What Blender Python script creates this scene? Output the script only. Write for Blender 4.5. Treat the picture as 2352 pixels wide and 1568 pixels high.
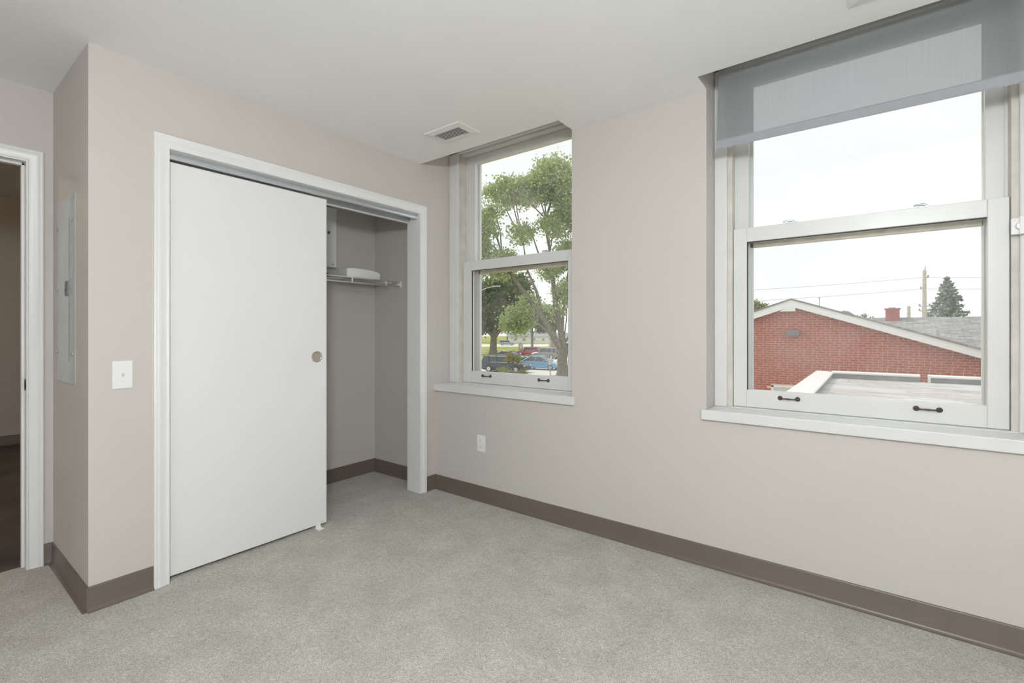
import bpy, bmesh, math, random
import numpy as np
from mathutils import Vector, Matrix

# ------------------------------------------------------------------ reset
for o in list(bpy.data.objects):
    bpy.data.objects.remove(o, do_unlink=True)
scene = bpy.context.scene
COL = scene.collection
PI = math.pi

# ------------------------------------------------------------------ camera
YAW = math.atan2(830, 1089)
cam_data = bpy.data.cameras.new('camera')
cam_data.sensor_width = 36.0
cam_data.lens = 1089.0 / 2352.0 * 36.0
cam_data.shift_y = -24.0 / 2352.0
cam_data.clip_end = 1000.0
cam = bpy.data.objects.new('camera', cam_data)
cam.location = (2.67, -2.534, 1.2)
cam.rotation_euler = (PI / 2, 0, YAW)
COL.objects.link(cam)
scene.camera = cam

# ------------------------------------------------------------------ world: bright hazy white sky
world = bpy.data.worlds.new('world')
scene.world = world
world.use_nodes = True
wn = world.node_tree
wn.nodes.clear()
w_out = wn.nodes.new('ShaderNodeOutputWorld')
w_bg = wn.nodes.new('ShaderNodeBackground')
w_noise = wn.nodes.new('ShaderNodeTexNoise')
w_noise.inputs['Scale'].default_value = 3.0
w_noise.inputs['Detail'].default_value = 5.0
w_ramp = wn.nodes.new('ShaderNodeValToRGB')
w_ramp.color_ramp.elements[0].position = 0.35
w_ramp.color_ramp.elements[0].color = (0.93, 0.955, 1.0, 1)
w_ramp.color_ramp.elements[1].position = 0.62
w_ramp.color_ramp.elements[1].color = (1.0, 1.0, 1.0, 1)
w_tc = wn.nodes.new('ShaderNodeTexCoord')
wn.links.new(w_tc.outputs['Generated'], w_noise.inputs['Vector'])
wn.links.new(w_noise.outputs['Fac'], w_ramp.inputs['Fac'])
wn.links.new(w_ramp.outputs['Color'], w_bg.inputs['Color'])
wn.links.new(w_bg.outputs['Background'], w_out.inputs['Surface'])
w_bg.inputs['Strength'].default_value = 1.16

# ------------------------------------------------------------------ sun: soft, hazy, from the far left
sun_data = bpy.data.lights.new('sun', 'SUN')
sun_data.energy = 2.0
sun_data.angle = math.radians(14)
sun_data.color = (1.0, 0.95, 0.86)
sun = bpy.data.objects.new('sun', sun_data)
sun.rotation_euler = Vector((-0.62, 0.10, 0.72)).to_track_quat('Z', 'Y').to_euler()
sun.location = (-20, 10, 30)
COL.objects.link(sun)

FILL_STRENGTH = 144.0       # glow of the added globe that replaces a flash
HALL_FILL_STRENGTH = 38.0

# ------------------------------------------------------------------ colour management
vs = scene.view_settings
vs.view_transform = 'Standard'
vs.look = 'None'
vs.exposure = 0.0
vs.gamma = 1.0
vs.use_curve_mapping = False


# ================================================================== helpers
def tag(o, label=None, cat=None, group=None, kind=None):
    if label: o['label'] = label
    if cat: o['category'] = cat
    if group: o['group'] = group
    if kind: o['kind'] = kind
    return o


def empty(name, loc=(0, 0, 0), rz=0.0, parent=None):
    o = bpy.data.objects.new(name, None)
    o.empty_display_size = 0.1
    o.location = loc
    o.rotation_euler = (0, 0, rz)
    COL.objects.link(o)
    if parent: o.parent = parent
    return o


class MB:
    """collects shapes and links them as one mesh object"""
    def __init__(self):
        self.v = []; self.f = []; self.m = []

    def _add(self, vs_, fs_, mi=0):
        b = len(self.v)
        self.v.extend([tuple(p) for p in vs_])
        self.f.extend([tuple(b + i for i in f) for f in fs_])
        self.m.extend([mi] * len(fs_))
        return self

    def box(self, x0, x1, y0, y1, z0, z1, mi=0):
        x0, x1 = min(x0, x1), max(x0, x1); y0, y1 = min(y0, y1), max(y0, y1); z0, z1 = min(z0, z1), max(z0, z1)
        vs_ = [(x0, y0, z0), (x1, y0, z0), (x1, y1, z0), (x0, y1, z0), (x0, y0, z1), (x1, y0, z1), (x1, y1, z1), (x0, y1, z1)]
        fs_ = [(3, 2, 1, 0), (4, 5, 6, 7), (0, 1, 5, 4), (1, 2, 6, 5), (2, 3, 7, 6), (3, 0, 4, 7)]
        return self._add(vs_, fs_, mi)

    def prism(self, pts, axis, a, b, mi=0):
        """polygon pts (two coordinates) extruded along axis from a to b"""
        n = len(pts)
        def mk(p, t):
            if axis == 'x': return (t, p[0], p[1])
            if axis == 'y': return (p[0], t, p[1])
            return (p[0], p[1], t)
        vs_ = [mk(p, a) for p in pts] + [mk(p, b) for p in pts]
        fs_ = [tuple(range(n))[::-1], tuple(range(n, 2 * n))]
        for i in range(n):
            j = (i + 1) % n
            fs_.append((i, j, n + j, n + i))
        return self._add(vs_, fs_, mi)

    def loft(self, rings, cap=True, closed=True, mi=0):
        n = len(rings[0])
        vs_ = [p for r in rings for p in r]
        fs_ = []
        for k in range(len(rings) - 1):
            for i in range(n if closed else n - 1):
                j = (i + 1) % n
                fs_.append((k * n + i, k * n + j, (k + 1) * n + j, (k + 1) * n + i))
        if cap:
            fs_.append(tuple(range(n))[::-1])
            fs_.append(tuple(range((len(rings) - 1) * n, len(rings) * n)))
        return self._add(vs_, fs_, mi)

    def tube(self, pts, radii, n=8, mi=0):
        pts = [Vector(p) for p in pts]
        if not hasattr(radii, '__len__'): radii = [radii] * len(pts)
        rings = []
        up = Vector((0.123, 0.312, 0.94)).normalized()
        for i, p in enumerate(pts):
            d = (pts[min(i + 1, len(pts) - 1)] - pts[max(i - 1, 0)]).normalized()
            a = d.cross(up)
            if a.length < 1e-3: a = d.cross(Vector((1, 0, 0)))
            a.normalize(); b = d.cross(a).normalized()
            rings.append([p + (a * math.cos(2 * PI * k / n) + b * math.sin(2 * PI * k / n)) * radii[i] for k in range(n)])
        return self.loft(rings, mi=mi)

    def lathe(self, prof, center, axis='z', n=24, mi=0):
        """prof: (radius, height) along axis"""
        c = Vector(center); rings = []
        for r, h in prof:
            ring = []
            for k in range(n):
                t = 2 * PI * k / n
                u, w = r * math.cos(t), r * math.sin(t)
                if axis == 'z': p = Vector((u, w, h))
                elif axis == 'x': p = Vector((h, u, w))
                else: p = Vector((w, h, u))
                ring.append(c + p)
            rings.append(ring)
        return self.loft(rings, mi=mi)

    def build(self, name, mat, parent=None, bevel=0.0, smooth=False, segs=2):
        me = bpy.data.meshes.new(name)
        me.from_pydata(self.v, [], self.f)
        mats = mat if isinstance(mat, (list, tuple)) else [mat]
        for m in mats: me.materials.append(m)
        if len(mats) > 1:
            me.polygons.foreach_set('material_index', self.m)
        bm = bmesh.new(); bm.from_mesh(me)
        bmesh.ops.recalc_face_normals(bm, faces=bm.faces)
        if bevel > 0:
            es = [e for e in bm.edges if e.is_manifold and e.calc_face_angle(0) > 0.5]
            bmesh.ops.bevel(bm, geom=es, offset=bevel, segments=segs, affect='EDGES', profile=0.5)
        bm.to_mesh(me); bm.free()
        if smooth:
            me.polygons.foreach_set('use_smooth', [True] * len(me.polygons))
        me.update()
        o = bpy.data.objects.new(name, me)
        COL.objects.link(o)
        if parent: o.parent = parent
        return o


def shade_auto(o, ang=0.6):
    """smooth faces, sharp edges above the angle"""
    me = o.data
    bm = bmesh.new(); bm.from_mesh(me)
    for f in bm.faces: f.smooth = True
    for e in bm.edges:
        e.smooth = e.is_manifold and e.calc_face_angle(0) < ang
    bm.to_mesh(me); bm.free()
    return o


# ------------------------------------------------------------------ materials
def new_mat(name):
    m = bpy.data.materials.new(name); m.use_nodes = True
    nt = m.node_tree; nt.nodes.clear()
    out = nt.nodes.new('ShaderNodeOutputMaterial')
    return m, nt, out


def mat(name, col, rough=0.5, metal=0.0, spec=0.5, var=0.0, vscale=5.0, bump=0.0, bscale=200.0, bdist=0.002, trans=0.0):
    m, nt, out = new_mat(name)
    p = nt.nodes.new('ShaderNodeBsdfPrincipled')
    p.inputs['Base Color'].default_value = (*col, 1)
    p.inputs['Roughness'].default_value = rough
    p.inputs['Metallic'].default_value = metal
    p.inputs['Specular IOR Level'].default_value = spec
    nt.links.new(p.outputs['BSDF'], out.inputs['Surface'])
    tc = nt.nodes.new('ShaderNodeNewGeometry')
    if var > 0:
        n = nt.nodes.new('ShaderNodeTexNoise'); n.inputs['Scale'].default_value = vscale; n.inputs['Detail'].default_value = 4
        nt.links.new(tc.outputs['Position'], n.inputs['Vector'])
        r = nt.nodes.new('ShaderNodeValToRGB')
        r.color_ramp.elements[0].position = 0.3; r.color_ramp.elements[1].position = 0.7
        r.color_ramp.elements[0].color = (*[c * (1 - var) for c in col], 1)
        r.color_ramp.elements[1].color = (*[min(1, c * (1 + var)) for c in col], 1)
        nt.links.new(n.outputs['Fac'], r.inputs['Fac'])
        nt.links.new(r.outputs['Color'], p.inputs['Base Color'])
    if bump > 0:
        n2 = nt.nodes.new('ShaderNodeTexNoise'); n2.inputs['Scale'].default_value = bscale; n2.inputs['Detail'].default_value = 3
        nt.links.new(tc.outputs['Position'], n2.inputs['Vector'])
        b = nt.nodes.new('ShaderNodeBump'); b.inputs['Strength'].default_value = bump; b.inputs['Distance'].default_value = bdist
        nt.links.new(n2.outputs['Fac'], b.inputs['Height'])
        nt.links.new(b.outputs['Normal'], p.inputs['Normal'])
    return m


M = {}
M['paint'] = mat('wall_paint', (0.585, 0.553, 0.515), 0.55, spec=0.3, var=0.012, vscale=1.5, bump=0.06, bscale=260, bdist=0.001)
M['ceiling'] = mat('ceiling_paint', (0.92, 0.92, 0.915), 0.7, spec=0.2, var=0.01, vscale=2, bump=0.18, bscale=45, bdist=0.002)
M['trim'] = mat('white_trim', (0.80, 0.80, 0.79), 0.35, spec=0.45, var=0.008, vscale=3)
M['doorwhite'] = mat('white_door', (0.80, 0.80, 0.79), 0.42, spec=0.4, var=0.008, vscale=2)
M['winwhite'] = mat('window_white', (0.72, 0.72, 0.705), 0.3, spec=0.5, var=0.02, vscale=6)
M['winbeige'] = mat('weathered_storm_frame', (0.58, 0.53, 0.46), 0.5, var=0.15, vscale=15)
M['channel'] = mat('sash_channel', (0.62, 0.59, 0.53), 0.5, var=0.1, vscale=10)
M['gasket'] = mat('dark_gasket', (0.05, 0.048, 0.045), 0.7, var=0.1)
M['base'] = mat('vinyl_base', (0.140, 0.113, 0.090), 0.36, spec=0.5, var=0.03, vscale=4)
M['steel'] = mat('galvanised_track', (0.62, 0.64, 0.66), 0.32, metal=0.75, var=0.03)
M['nickel'] = mat('satin_nickel', (0.55, 0.50, 0.44), 0.3, metal=0.9, var=0.05, vscale=40)
M['bronze'] = mat('aged_bronze', (0.10, 0.082, 0.072), 0.38, metal=0.6, var=0.15, vscale=60)
M['chrome'] = mat('chrome', (0.75, 0.75, 0.75), 0.15, metal=1.0, var=0.02)
M['panelgrey'] = mat('panel_grey', (0.47, 0.495, 0.485), 0.22, metal=0.0, var=0.04, vscale=6)
M['latchgrey'] = mat('latch_grey', (0.16, 0.165, 0.175), 0.4, var=0.05)
M['plastic'] = mat('white_plastic', (0.82, 0.82, 0.80), 0.3, spec=0.5, var=0.01)
M['slotdark'] = mat('slot_dark', (0.12, 0.115, 0.11), 0.6, var=0.05)
M['wire'] = mat('white_wire_coating', (0.78, 0.78, 0.76), 0.35, var=0.02)
M['cable'] = mat('cable_brown', (0.10, 0.055, 0.03), 0.5, var=0.1)
M['ventdark'] = mat('duct_dark', (0.10, 0.10, 0.10), 0.7, var=0.1)
M['ventslat'] = mat('vent_slat_grey', (0.80, 0.80, 0.80), 0.4, var=0.02)
M['plank'] = mat('dark_plank', (0.085, 0.072, 0.062), 0.4, var=0.35, vscale=3)
M['hallpaint'] = M['paint']


def mat_carpet():
    m, nt, out = new_mat('carpet')
    p = nt.nodes.new('ShaderNodeBsdfPrincipled')
    p.inputs['Roughness'].default_value = 0.95
    p.inputs['Specular IOR Level'].default_value = 0.1
    p.inputs['Sheen Weight'].default_value = 0.15
    g = nt.nodes.new('ShaderNodeNewGeometry')
    def noise(s, d, dist=0.0):
        n = nt.nodes.new('ShaderNodeTexNoise')
        n.inputs['Scale'].default_value = s; n.inputs['Detail'].default_value = d; n.inputs['Distortion'].default_value = dist
        nt.links.new(g.outputs['Position'], n.inputs['Vector']); return n
    big = noise(5.5, 4, 0.4); mid = noise(58, 5, 2.0); fine = noise(330, 3, 1.5)
    def ramp(n, p0, c0, p1, c1):
        r = nt.nodes.new('ShaderNodeValToRGB')
        r.color_ramp.elements[0].position = p0; r.color_ramp.elements[0].color = (*c0, 1)
        r.color_ramp.elements[1].position = p1; r.color_ramp.elements[1].color = (*c1, 1)
        nt.links.new(n.outputs['Fac'], r.inputs['Fac']); return r
    rb = ramp(big, 0.32, (0.56, 0.535, 0.47), 0.68, (0.65, 0.635, 0.575))
    rm = ramp(mid, 0.30, (0.78, 0.775, 0.76), 0.66, (1.12, 1.12, 1.115))
    rf = ramp(fine, 0.34, (0.42, 0.41, 0.40), 0.58, (1.17, 1.17, 1.17))
    def mul(a, b):
        x = nt.nodes.new('ShaderNodeMix'); x.data_type = 'RGBA'; x.blend_type = 'MULTIPLY'; x.inputs[0].default_value = 1.0
        nt.links.new(a, x.inputs[6]); nt.links.new(b, x.inputs[7]); return x.outputs[2]
    c = mul(mul(rb.outputs['Color'], rm.outputs['Color']), rf.outputs['Color'])
    nt.links.new(c, p.inputs['Base Color'])
    b = nt.nodes.new('ShaderNodeBump'); b.inputs['Strength'].default_value = 0.7; b.inputs['Distance'].default_value = 0.006
    nt.links.new(fine.outputs['Fac'], b.inputs['Height'])
    nt.links.new(b.outputs['Normal'], p.inputs['Normal'])
    nt.links.new(p.outputs['BSDF'], out.inputs['Surface'])
    return m
M['carpet'] = mat_carpet()


def mat_glass():
    """clear pane with a little reflection and a patchy white veil for the outdoor haze"""
    m, nt, out = new_mat('window_glass')
    t = nt.nodes.new('ShaderNodeBsdfTransparent'); t.inputs['Color'].default_value = (0.97, 0.98, 0.97, 1)
    gl = nt.nodes.new('ShaderNodeBsdfGlossy'); gl.inputs['Roughness'].default_value = 0.02
    ge = nt.nodes.new('ShaderNodeNewGeometry')
    dt = nt.nodes.new('ShaderNodeVectorMath'); dt.operation = 'DOT_PRODUCT'
    nt.links.new(ge.outputs['Normal'], dt.inputs[0]); nt.links.new(ge.outputs['Incoming'], dt.inputs[1])
    def mth(op, a_, b_):
        q = nt.nodes.new('ShaderNodeMath'); q.operation = op
        for i_, v_ in enumerate((a_, b_)):
            if v_ is None: continue
            if isinstance(v_, (int, float)): q.inputs[i_].default_value = v_
            else: nt.links.new(v_, q.inputs[i_])
        return q.outputs[0]
    c_ = mth('ABSOLUTE', dt.outputs['Value'], None)
    f_ = mth('ADD', mth('MULTIPLY', mth('POWER', mth('SUBTRACT', 1.0, c_), 5.0), 0.96), 0.04)
    mx = nt.nodes.new('ShaderNodeMixShader')
    nt.links.new(f_, mx.inputs['Fac']); nt.links.new(t.outputs['BSDF'], mx.inputs[1]); nt.links.new(gl.outputs['BSDF'], mx.inputs[2])
    tr = nt.nodes.new('ShaderNodeBsdfTranslucent'); tr.inputs['Color'].default_value = (0.95, 0.95, 0.95, 1)  # translucent veil puts the outdoor haze into the pane
    g = nt.nodes.new('ShaderNodeNewGeometry')
    n = nt.nodes.new('ShaderNodeTexNoise'); n.inputs['Scale'].default_value = 4.0; n.inputs['Detail'].default_value = 3; n.inputs['Distortion'].default_value = 0.6
    nt.links.new(g.outputs['Position'], n.inputs['Vector'])
    mr = nt.nodes.new('ShaderNodeMapRange')
    mr.inputs['From Min'].default_value = 0.3; mr.inputs['From Max'].default_value = 0.7
    mr.inputs['To Min'].default_value = 0.015; mr.inputs['To Max'].default_value = 0.075
    nt.links.new(n.outputs['Fac'], mr.inputs['Value'])
    m2 = nt.nodes.new('ShaderNodeMixShader')
    nt.links.new(mr.outputs['Result'], m2.inputs['Fac']); nt.links.new(mx.outputs['Shader'], m2.inputs[1]); nt.links.new(tr.outputs['BSDF'], m2.inputs[2])
    nt.links.new(m2.outputs['Shader'], out.inputs['Surface'])
    return m
M['glass'] = mat_glass()


def mat_blind():
    m, nt, out = new_mat('grey_blind_fabric')
    d = nt.nodes.new('ShaderNodeBsdfDiffuse'); tr = nt.nodes.new('ShaderNodeBsdfTranslucent'); tp = nt.nodes.new('ShaderNodeBsdfTransparent')
    tc = nt.nodes.new('ShaderNodeTexCoord'); mp = nt.nodes.new('ShaderNodeMapping')
    mp.inputs['Scale'].default_value = (140, 1, 5)
    n = nt.nodes.new('ShaderNodeTexNoise'); n.inputs['Scale'].default_value = 1.0; n.inputs['Detail'].default_value = 2
    nt.links.new(tc.outputs['Object'], mp.inputs['Vector']); nt.links.new(mp.outputs['Vector'], n.inputs['Vector'])
    r = nt.nodes.new('ShaderNodeValToRGB')
    r.color_ramp.elements[0].position = 0.35; r.color_ramp.elements[0].color = (0.245, 0.26, 0.275, 1)
    r.color_ramp.elements[1].position = 0.75; r.color_ramp.elements[1].color = (0.275, 0.292, 0.308, 1)
    nt.links.new(n.outputs['Fac'], r.inputs['Fac'])
    nt.links.new(r.outputs['Color'], d.inputs['Color']); 
    tr.inputs['Color'].default_value = (0.48, 0.50, 0.53, 1)
    a = nt.nodes.new('ShaderNodeMixShader'); a.inputs['Fac'].default_value = 0.42
    nt.links.new(d.outputs['BSDF'], a.inputs[1]); nt.links.new(tr.outputs['BSDF'], a.inputs[2])
    b = nt.nodes.new('ShaderNodeMixShader'); b.inputs['Fac'].default_value = 0.25
    nt.links.new(a.outputs['Shader'], b.inputs[1]); nt.links.new(tp.outputs['BSDF'], b.inputs[2])
    nt.links.new(b.outputs['Shader'], out.inputs['Surface'])
    return m
M['blind'] = mat_blind()
M['hem'] = mat('blind_hem', (0.32, 0.335, 0.35), 0.7, var=0.03)


def mat_emit(name, col, s):
    m, nt, out = new_mat(name)
    e = nt.nodes.new('ShaderNodeEmission'); e.inputs['Color'].default_value = (*col, 1); e.inputs['Strength'].default_value = s
    nt.links.new(e.outputs['Emission'], out.inputs['Surface'])
    return m
M['lamp'] = mat_emit('fill_glow', (0.915, 0.96, 1.0), FILL_STRENGTH)
M['hallfill'] = mat_emit('hall_fill_glow', (1.0, 0.74, 0.48), HALL_FILL_STRENGTH)


def mat_leaf(name, c0, c1, tcol, tw=0.4):
    m, nt, out = new_mat(name)
    g = nt.nodes.new('ShaderNodeNewGeometry')
    r = nt.nodes.new('ShaderNodeValToRGB')
    r.color_ramp.elements[0].color = (*c0, 1); r.color_ramp.elements[1].color = (*c1, 1)
    nt.links.new(g.outputs['Random Per Island'], r.inputs['Fac'])
    d = nt.nodes.new('ShaderNodeBsdfDiffuse'); t = nt.nodes.new('ShaderNodeBsdfTranslucent'); t.inputs['Color'].default_value = (*tcol, 1)
    nt.links.new(r.outputs['Color'], d.inputs['Color'])
    mx = nt.nodes.new('ShaderNodeMixShader'); mx.inputs['Fac'].default_value = tw
    nt.links.new(d.outputs['BSDF'], mx.inputs[1]); nt.links.new(t.outputs['BSDF'], mx.inputs[2])
    nt.links.new(mx.outputs['Shader'], out.inputs['Surface'])
    return m
M['leaf_a'] = mat_leaf('maple_leaf', (0.23, 0.29, 0.15), (0.53, 0.60, 0.33), (0.60, 0.67, 0.32))
M['leaf_b'] = mat_leaf('dark_leaf', (0.07, 0.11, 0.05), (0.18, 0.24, 0.10), (0.22, 0.30, 0.10), 0.3)
M['leaf_c'] = mat_leaf('pale_leaf', (0.16, 0.21, 0.08), (0.34, 0.40, 0.16), (0.40, 0.44, 0.16))
M['leaf_r'] = mat_leaf('russet_leaf', (0.17, 0.17, 0.07), (0.44, 0.40, 0.18), (0.44, 0.40, 0.16))
M['needle'] = mat_leaf('spruce_needle', (0.20, 0.25, 0.21), (0.40, 0.46, 0.41), (0.24, 0.3, 0.22), 0.15)
M['bark'] = mat('bark', (0.23, 0.21, 0.185), 0.9, spec=0.1, var=0.35, vscale=6, bump=0.6, bscale=9, bdist=0.04)
M['grass'] = mat('lawn_grass', (0.34, 0.36, 0.12), 0.95, spec=0.05, var=0.28, vscale=0.25)
M['concrete'] = mat('pale_concrete', (0.70, 0.68, 0.64), 0.85, var=0.06, vscale=0.5)
M['mortar'] = mat('pale_mortar', (0.88, 0.62, 0.55), 0.9, var=0.06, vscale=3)
M['brick'] = mat('red_brick', (0.43, 0.118, 0.082), 0.85, spec=0.2, var=0.30, vscale=9, bump=0.4, bscale=60, bdist=0.004)
M['brickred'] = mat('chimney_brick', (0.45, 0.17, 0.15), 0.85, var=0.15, vscale=8)
M['fascia'] = mat('white_fascia', (0.93, 0.94, 0.97), 0.5, var=0.02)
M['soffit'] = mat('soffit_grey', (0.66, 0.66, 0.70), 0.6, var=0.03)
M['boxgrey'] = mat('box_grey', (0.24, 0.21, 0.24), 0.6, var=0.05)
M['coping'] = mat('white_coping', (0.82, 0.79, 0.76), 0.4, var=0.06, vscale=2)
M['flashing'] = mat('grey_flashing', (0.30, 0.31, 0.32), 0.5, var=0.15, vscale=6)
M['polegrey'] = mat('pole_wood', (0.55, 0.51, 0.49), 0.9, var=0.15)
M['wirelight'] = mat('overhead_wire', (0.50, 0.50, 0.50), 0.6, var=0.02)
M['housewhite'] = mat('house_white', (0.80, 0.80, 0.80), 0.7, var=0.03, vscale=1)
M['housegrey'] = mat('house_grey', (0.42, 0.38, 0.37), 0.8, var=0.05, vscale=1)
M['houseroof'] = mat('house_roof', (0.33, 0.33, 0.34), 0.9, var=0.1, vscale=1)
M['carglass'] = mat('car_glass', (0.05, 0.06, 0.075), 0.08, spec=0.8, var=0.02)
M['tyre'] = mat('tyre', (0.045, 0.045, 0.048), 0.8, var=0.1)
M['rim'] = mat('alloy_rim', (0.65, 0.65, 0.66), 0.3, metal=0.5, var=0.03)
M['lens'] = mat('clear_lens', (0.85, 0.86, 0.88), 0.1, spec=0.8, var=0.02)
M['redlens'] = mat('red_lens', (0.45, 0.03, 0.03), 0.15, spec=0.8, var=0.02)
M['trimblack'] = mat('car_trim', (0.07, 0.07, 0.075), 0.5, var=0.05)


def carpaint(name, col):
    return mat(name, col, 0.22, metal=0.1, spec=0.6, var=0.02)


def mat_shingle():
    m, nt, out = new_mat('grey_shingle')
    p = nt.nodes.new('ShaderNodeBsdfPrincipled'); p.inputs['Roughness'].default_value = 0.9
    g = nt.nodes.new('ShaderNodeTexCoord')
    mp = nt.nodes.new('ShaderNodeMapping'); mp.inputs['Scale'].default_value = (1, 1.0, 1)
    nt.links.new(g.outputs['Object'], mp.inputs['Vector'])
    br = nt.nodes.new('ShaderNodeTexBrick'); br.inputs['Scale'].default_value = 1.0
    br.inputs['Brick Width'].default_value = 0.32; br.inputs['Row Height'].default_value = 0.14; br.inputs['Mortar Size'].default_value = 0.008
    br.inputs['Color1'].default_value = (0.34, 0.34, 0.34, 1); br.inputs['Color2'].default_value = (0.22, 0.22, 0.22, 1); br.inputs['Mortar'].default_value = (0.16, 0.16, 0.16, 1)
    nt.links.new(mp.outputs['Vector'], br.inputs['Vector'])
    n = nt.nodes.new('ShaderNodeTexNoise'); n.inputs['Scale'].default_value = 7; n.inputs['Detail'].default_value = 5
    nt.links.new(g.outputs['Object'], n.inputs['Vector'])
    x = nt.nodes.new('ShaderNodeMix'); x.data_type = 'RGBA'; x.blend_type = 'OVERLAY'; x.inputs[0].default_value = 0.6
    nt.links.new(br.outputs['Color'], x.inputs[6]); nt.links.new(n.outputs['Color'], x.inputs[7])
    hs = nt.nodes.new('ShaderNodeHueSaturation'); hs.inputs['Saturation'].default_value = 0.05
    nt.links.new(x.outputs[2], hs.inputs['Color'])
    nt.links.new(hs.outputs['Color'], p.inputs['Base Color'])
    nt.links.new(p.outputs['BSDF'], out.inputs['Surface'])
    return m
M['shingle'] = mat_shingle()


def mat_deck():
    """flat roof membrane with ponding stains stretched along the falls"""
    m, nt, out = new_mat('flat_roof_membrane')
    p = nt.nodes.new('ShaderNodeBsdfPrincipled'); p.inputs['Roughness'].default_value = 0.45
    g = nt.nodes.new('ShaderNodeNewGeometry')
    mp = nt.nodes.new('ShaderNodeMapping'); mp.inputs['Scale'].default_value = (1.0, 1.3, 1)
    nt.links.new(g.outputs['Position'], mp.inputs['Vector'])
    n = nt.nodes.new('ShaderNodeTexNoise'); n.inputs['Scale'].default_value = 1.3; n.inputs['Detail'].default_value = 5; n.inputs['Distortion'].default_value = 1.2
    nt.links.new(mp.outputs['Vector'], n.inputs['Vector'])
    r = nt.nodes.new('ShaderNodeValToRGB'); cr = r.color_ramp
    cr.elements[0].position = 0.28; cr.elements[0].color = (0.30, 0.29, 0.29, 1)
    cr.elements[1].position = 0.72; cr.elements[1].color = (0.58, 0.57, 0.57, 1)
    for pos, c in ((0.40, (0.46, 0.40, 0.37, 1)), (0.47, (0.50, 0.47, 0.45, 1)), (0.50, (0.33, 0.31, 0.31, 1)), (0.53, (0.52, 0.52, 0.52, 1))):
        e = cr.elements.new(pos); e.color = c
    nt.links.new(n.outputs['Fac'], r.inputs['Fac'])
    nt.links.new(r.outputs['Color'], p.inputs['Base Color'])
    nt.links.new(p.outputs['BSDF'], out.inputs['Surface'])
    return m
M['deck'] = mat_deck()

# ================================================================== ROOM SHELL
XR, YB = 4.60, -4.20          # right wall, back wall
CZ = 2.435                     # ceiling height
TOPZ = 2.76
NY = -0.155                    # front edge of the ceiling over the windows
WIN = [(0.0, 1.20), (1.99, 3.19)]   # window openings along the window wall
WZ0, WZ1 = 0.76, 2.70
HX = -0.72                     # hall wall
AY = -2.02                     # side of the closet block
CBX = -0.75                    # closet back

# floor ---------------------------------------------------------------------
b = MB(); b.box(-0.78, XR + 0.1, YB - 0.1, 0.1, -0.12, 0.0)
o = b.build('floor', M['carpet']); tag(o, 'pale grey-beige mottled carpet over the whole bedroom floor', 'floor', kind='structure')

# ceiling ---------------------------------------------------------------------
b = MB()
b.box(-0.72, XR + 0.1, YB - 0.1, NY, CZ, TOPZ)
b.box(WIN[0][1], WIN[1][0], NY, 0.0, CZ, CZ + 0.006)
b.box(WIN[1][1], XR + 0.1, NY, 0.0, CZ, CZ + 0.006)
b.box(-0.84, -0.115, NY, 0.0, CZ, TOPZ)
b.box(-0.1, XR + 0.1, NY - 0.02, 0.32, WZ1, TOPZ + 0.02)
o = b.build('ceiling', M['ceiling']); tag(o, 'off-white lightly textured ceiling notched back above the windows', 'ceiling', kind='structure')

# window wall ---------------------------------------------------------------------
b = MB()
xs = [-0.90, WIN[0][0], WIN[0][1], WIN[1][0], WIN[1][1], XR + 0.1]
b.box(xs[0], xs[5], 0.0, 0.30, -0.1, WZ0)
for x0, x1 in ((xs[0], xs[1]), (xs[2], xs[3]), (xs[4], xs[5])):
    b.box(x0, x1, 0.0, 0.30, WZ0, TOPZ)
b.box(WIN[0][1], WIN[1][0], NY, 0.0, CZ + 0.006, WZ1 - 0.001); b.box(WIN[1][1], XR + 0.1, NY, 0.0, CZ + 0.006, WZ1 - 0.001)   # bulkheads between the ceiling notches
o = b.build('wall_front', M['paint']); tag(o, 'greige painted wall with the two tall sash windows', 'wall', kind='structure')

# closet wall ---------------------------------------------------------------------
OY0, OY1, OZ = -1.728, -0.162, 2.066
b = MB()
b.box(-0.115, 0.0, AY, OY0 - 0.018, 0, CZ)
b.box(-0.115, 0.0, OY1 + 0.018, 0.0, 0, CZ)
b.box(-0.115, 0.0, OY0 - 0.018, OY1 + 0.018, OZ + 0.018, CZ)
b.box(-0.115, 0.0, NY, 0.0, CZ, WZ1 - 0.001)
o = b.build('wall_left', M['paint']); tag(o, 'greige painted wall around the closet opening', 'wall', kind='structure')

b = MB(); b.box(-0.84, -0.115, AY, AY + 0.10, 0, CZ)
o = b.build('wall_closet_end', M['paint']); tag(o, 'shaded greige wall return that carries the grey electrical panel', 'wall', kind='structure')
b = MB(); b.box(-0.86, CBX, AY + 0.10, 0.0, 0, CZ)
o = b.build('wall_closet_back', M['paint']); tag(o, 'greige back wall inside the open closet', 'wall', kind='structure')
b = MB(); b.box(CBX, -0.115, AY + 0.10, 0.0, 2.19, 2.25)
o = b.build('ceiling_closet', M['ceiling']); tag(o, 'low plain ceiling inside the closet', 'ceiling', kind='structure')

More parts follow.
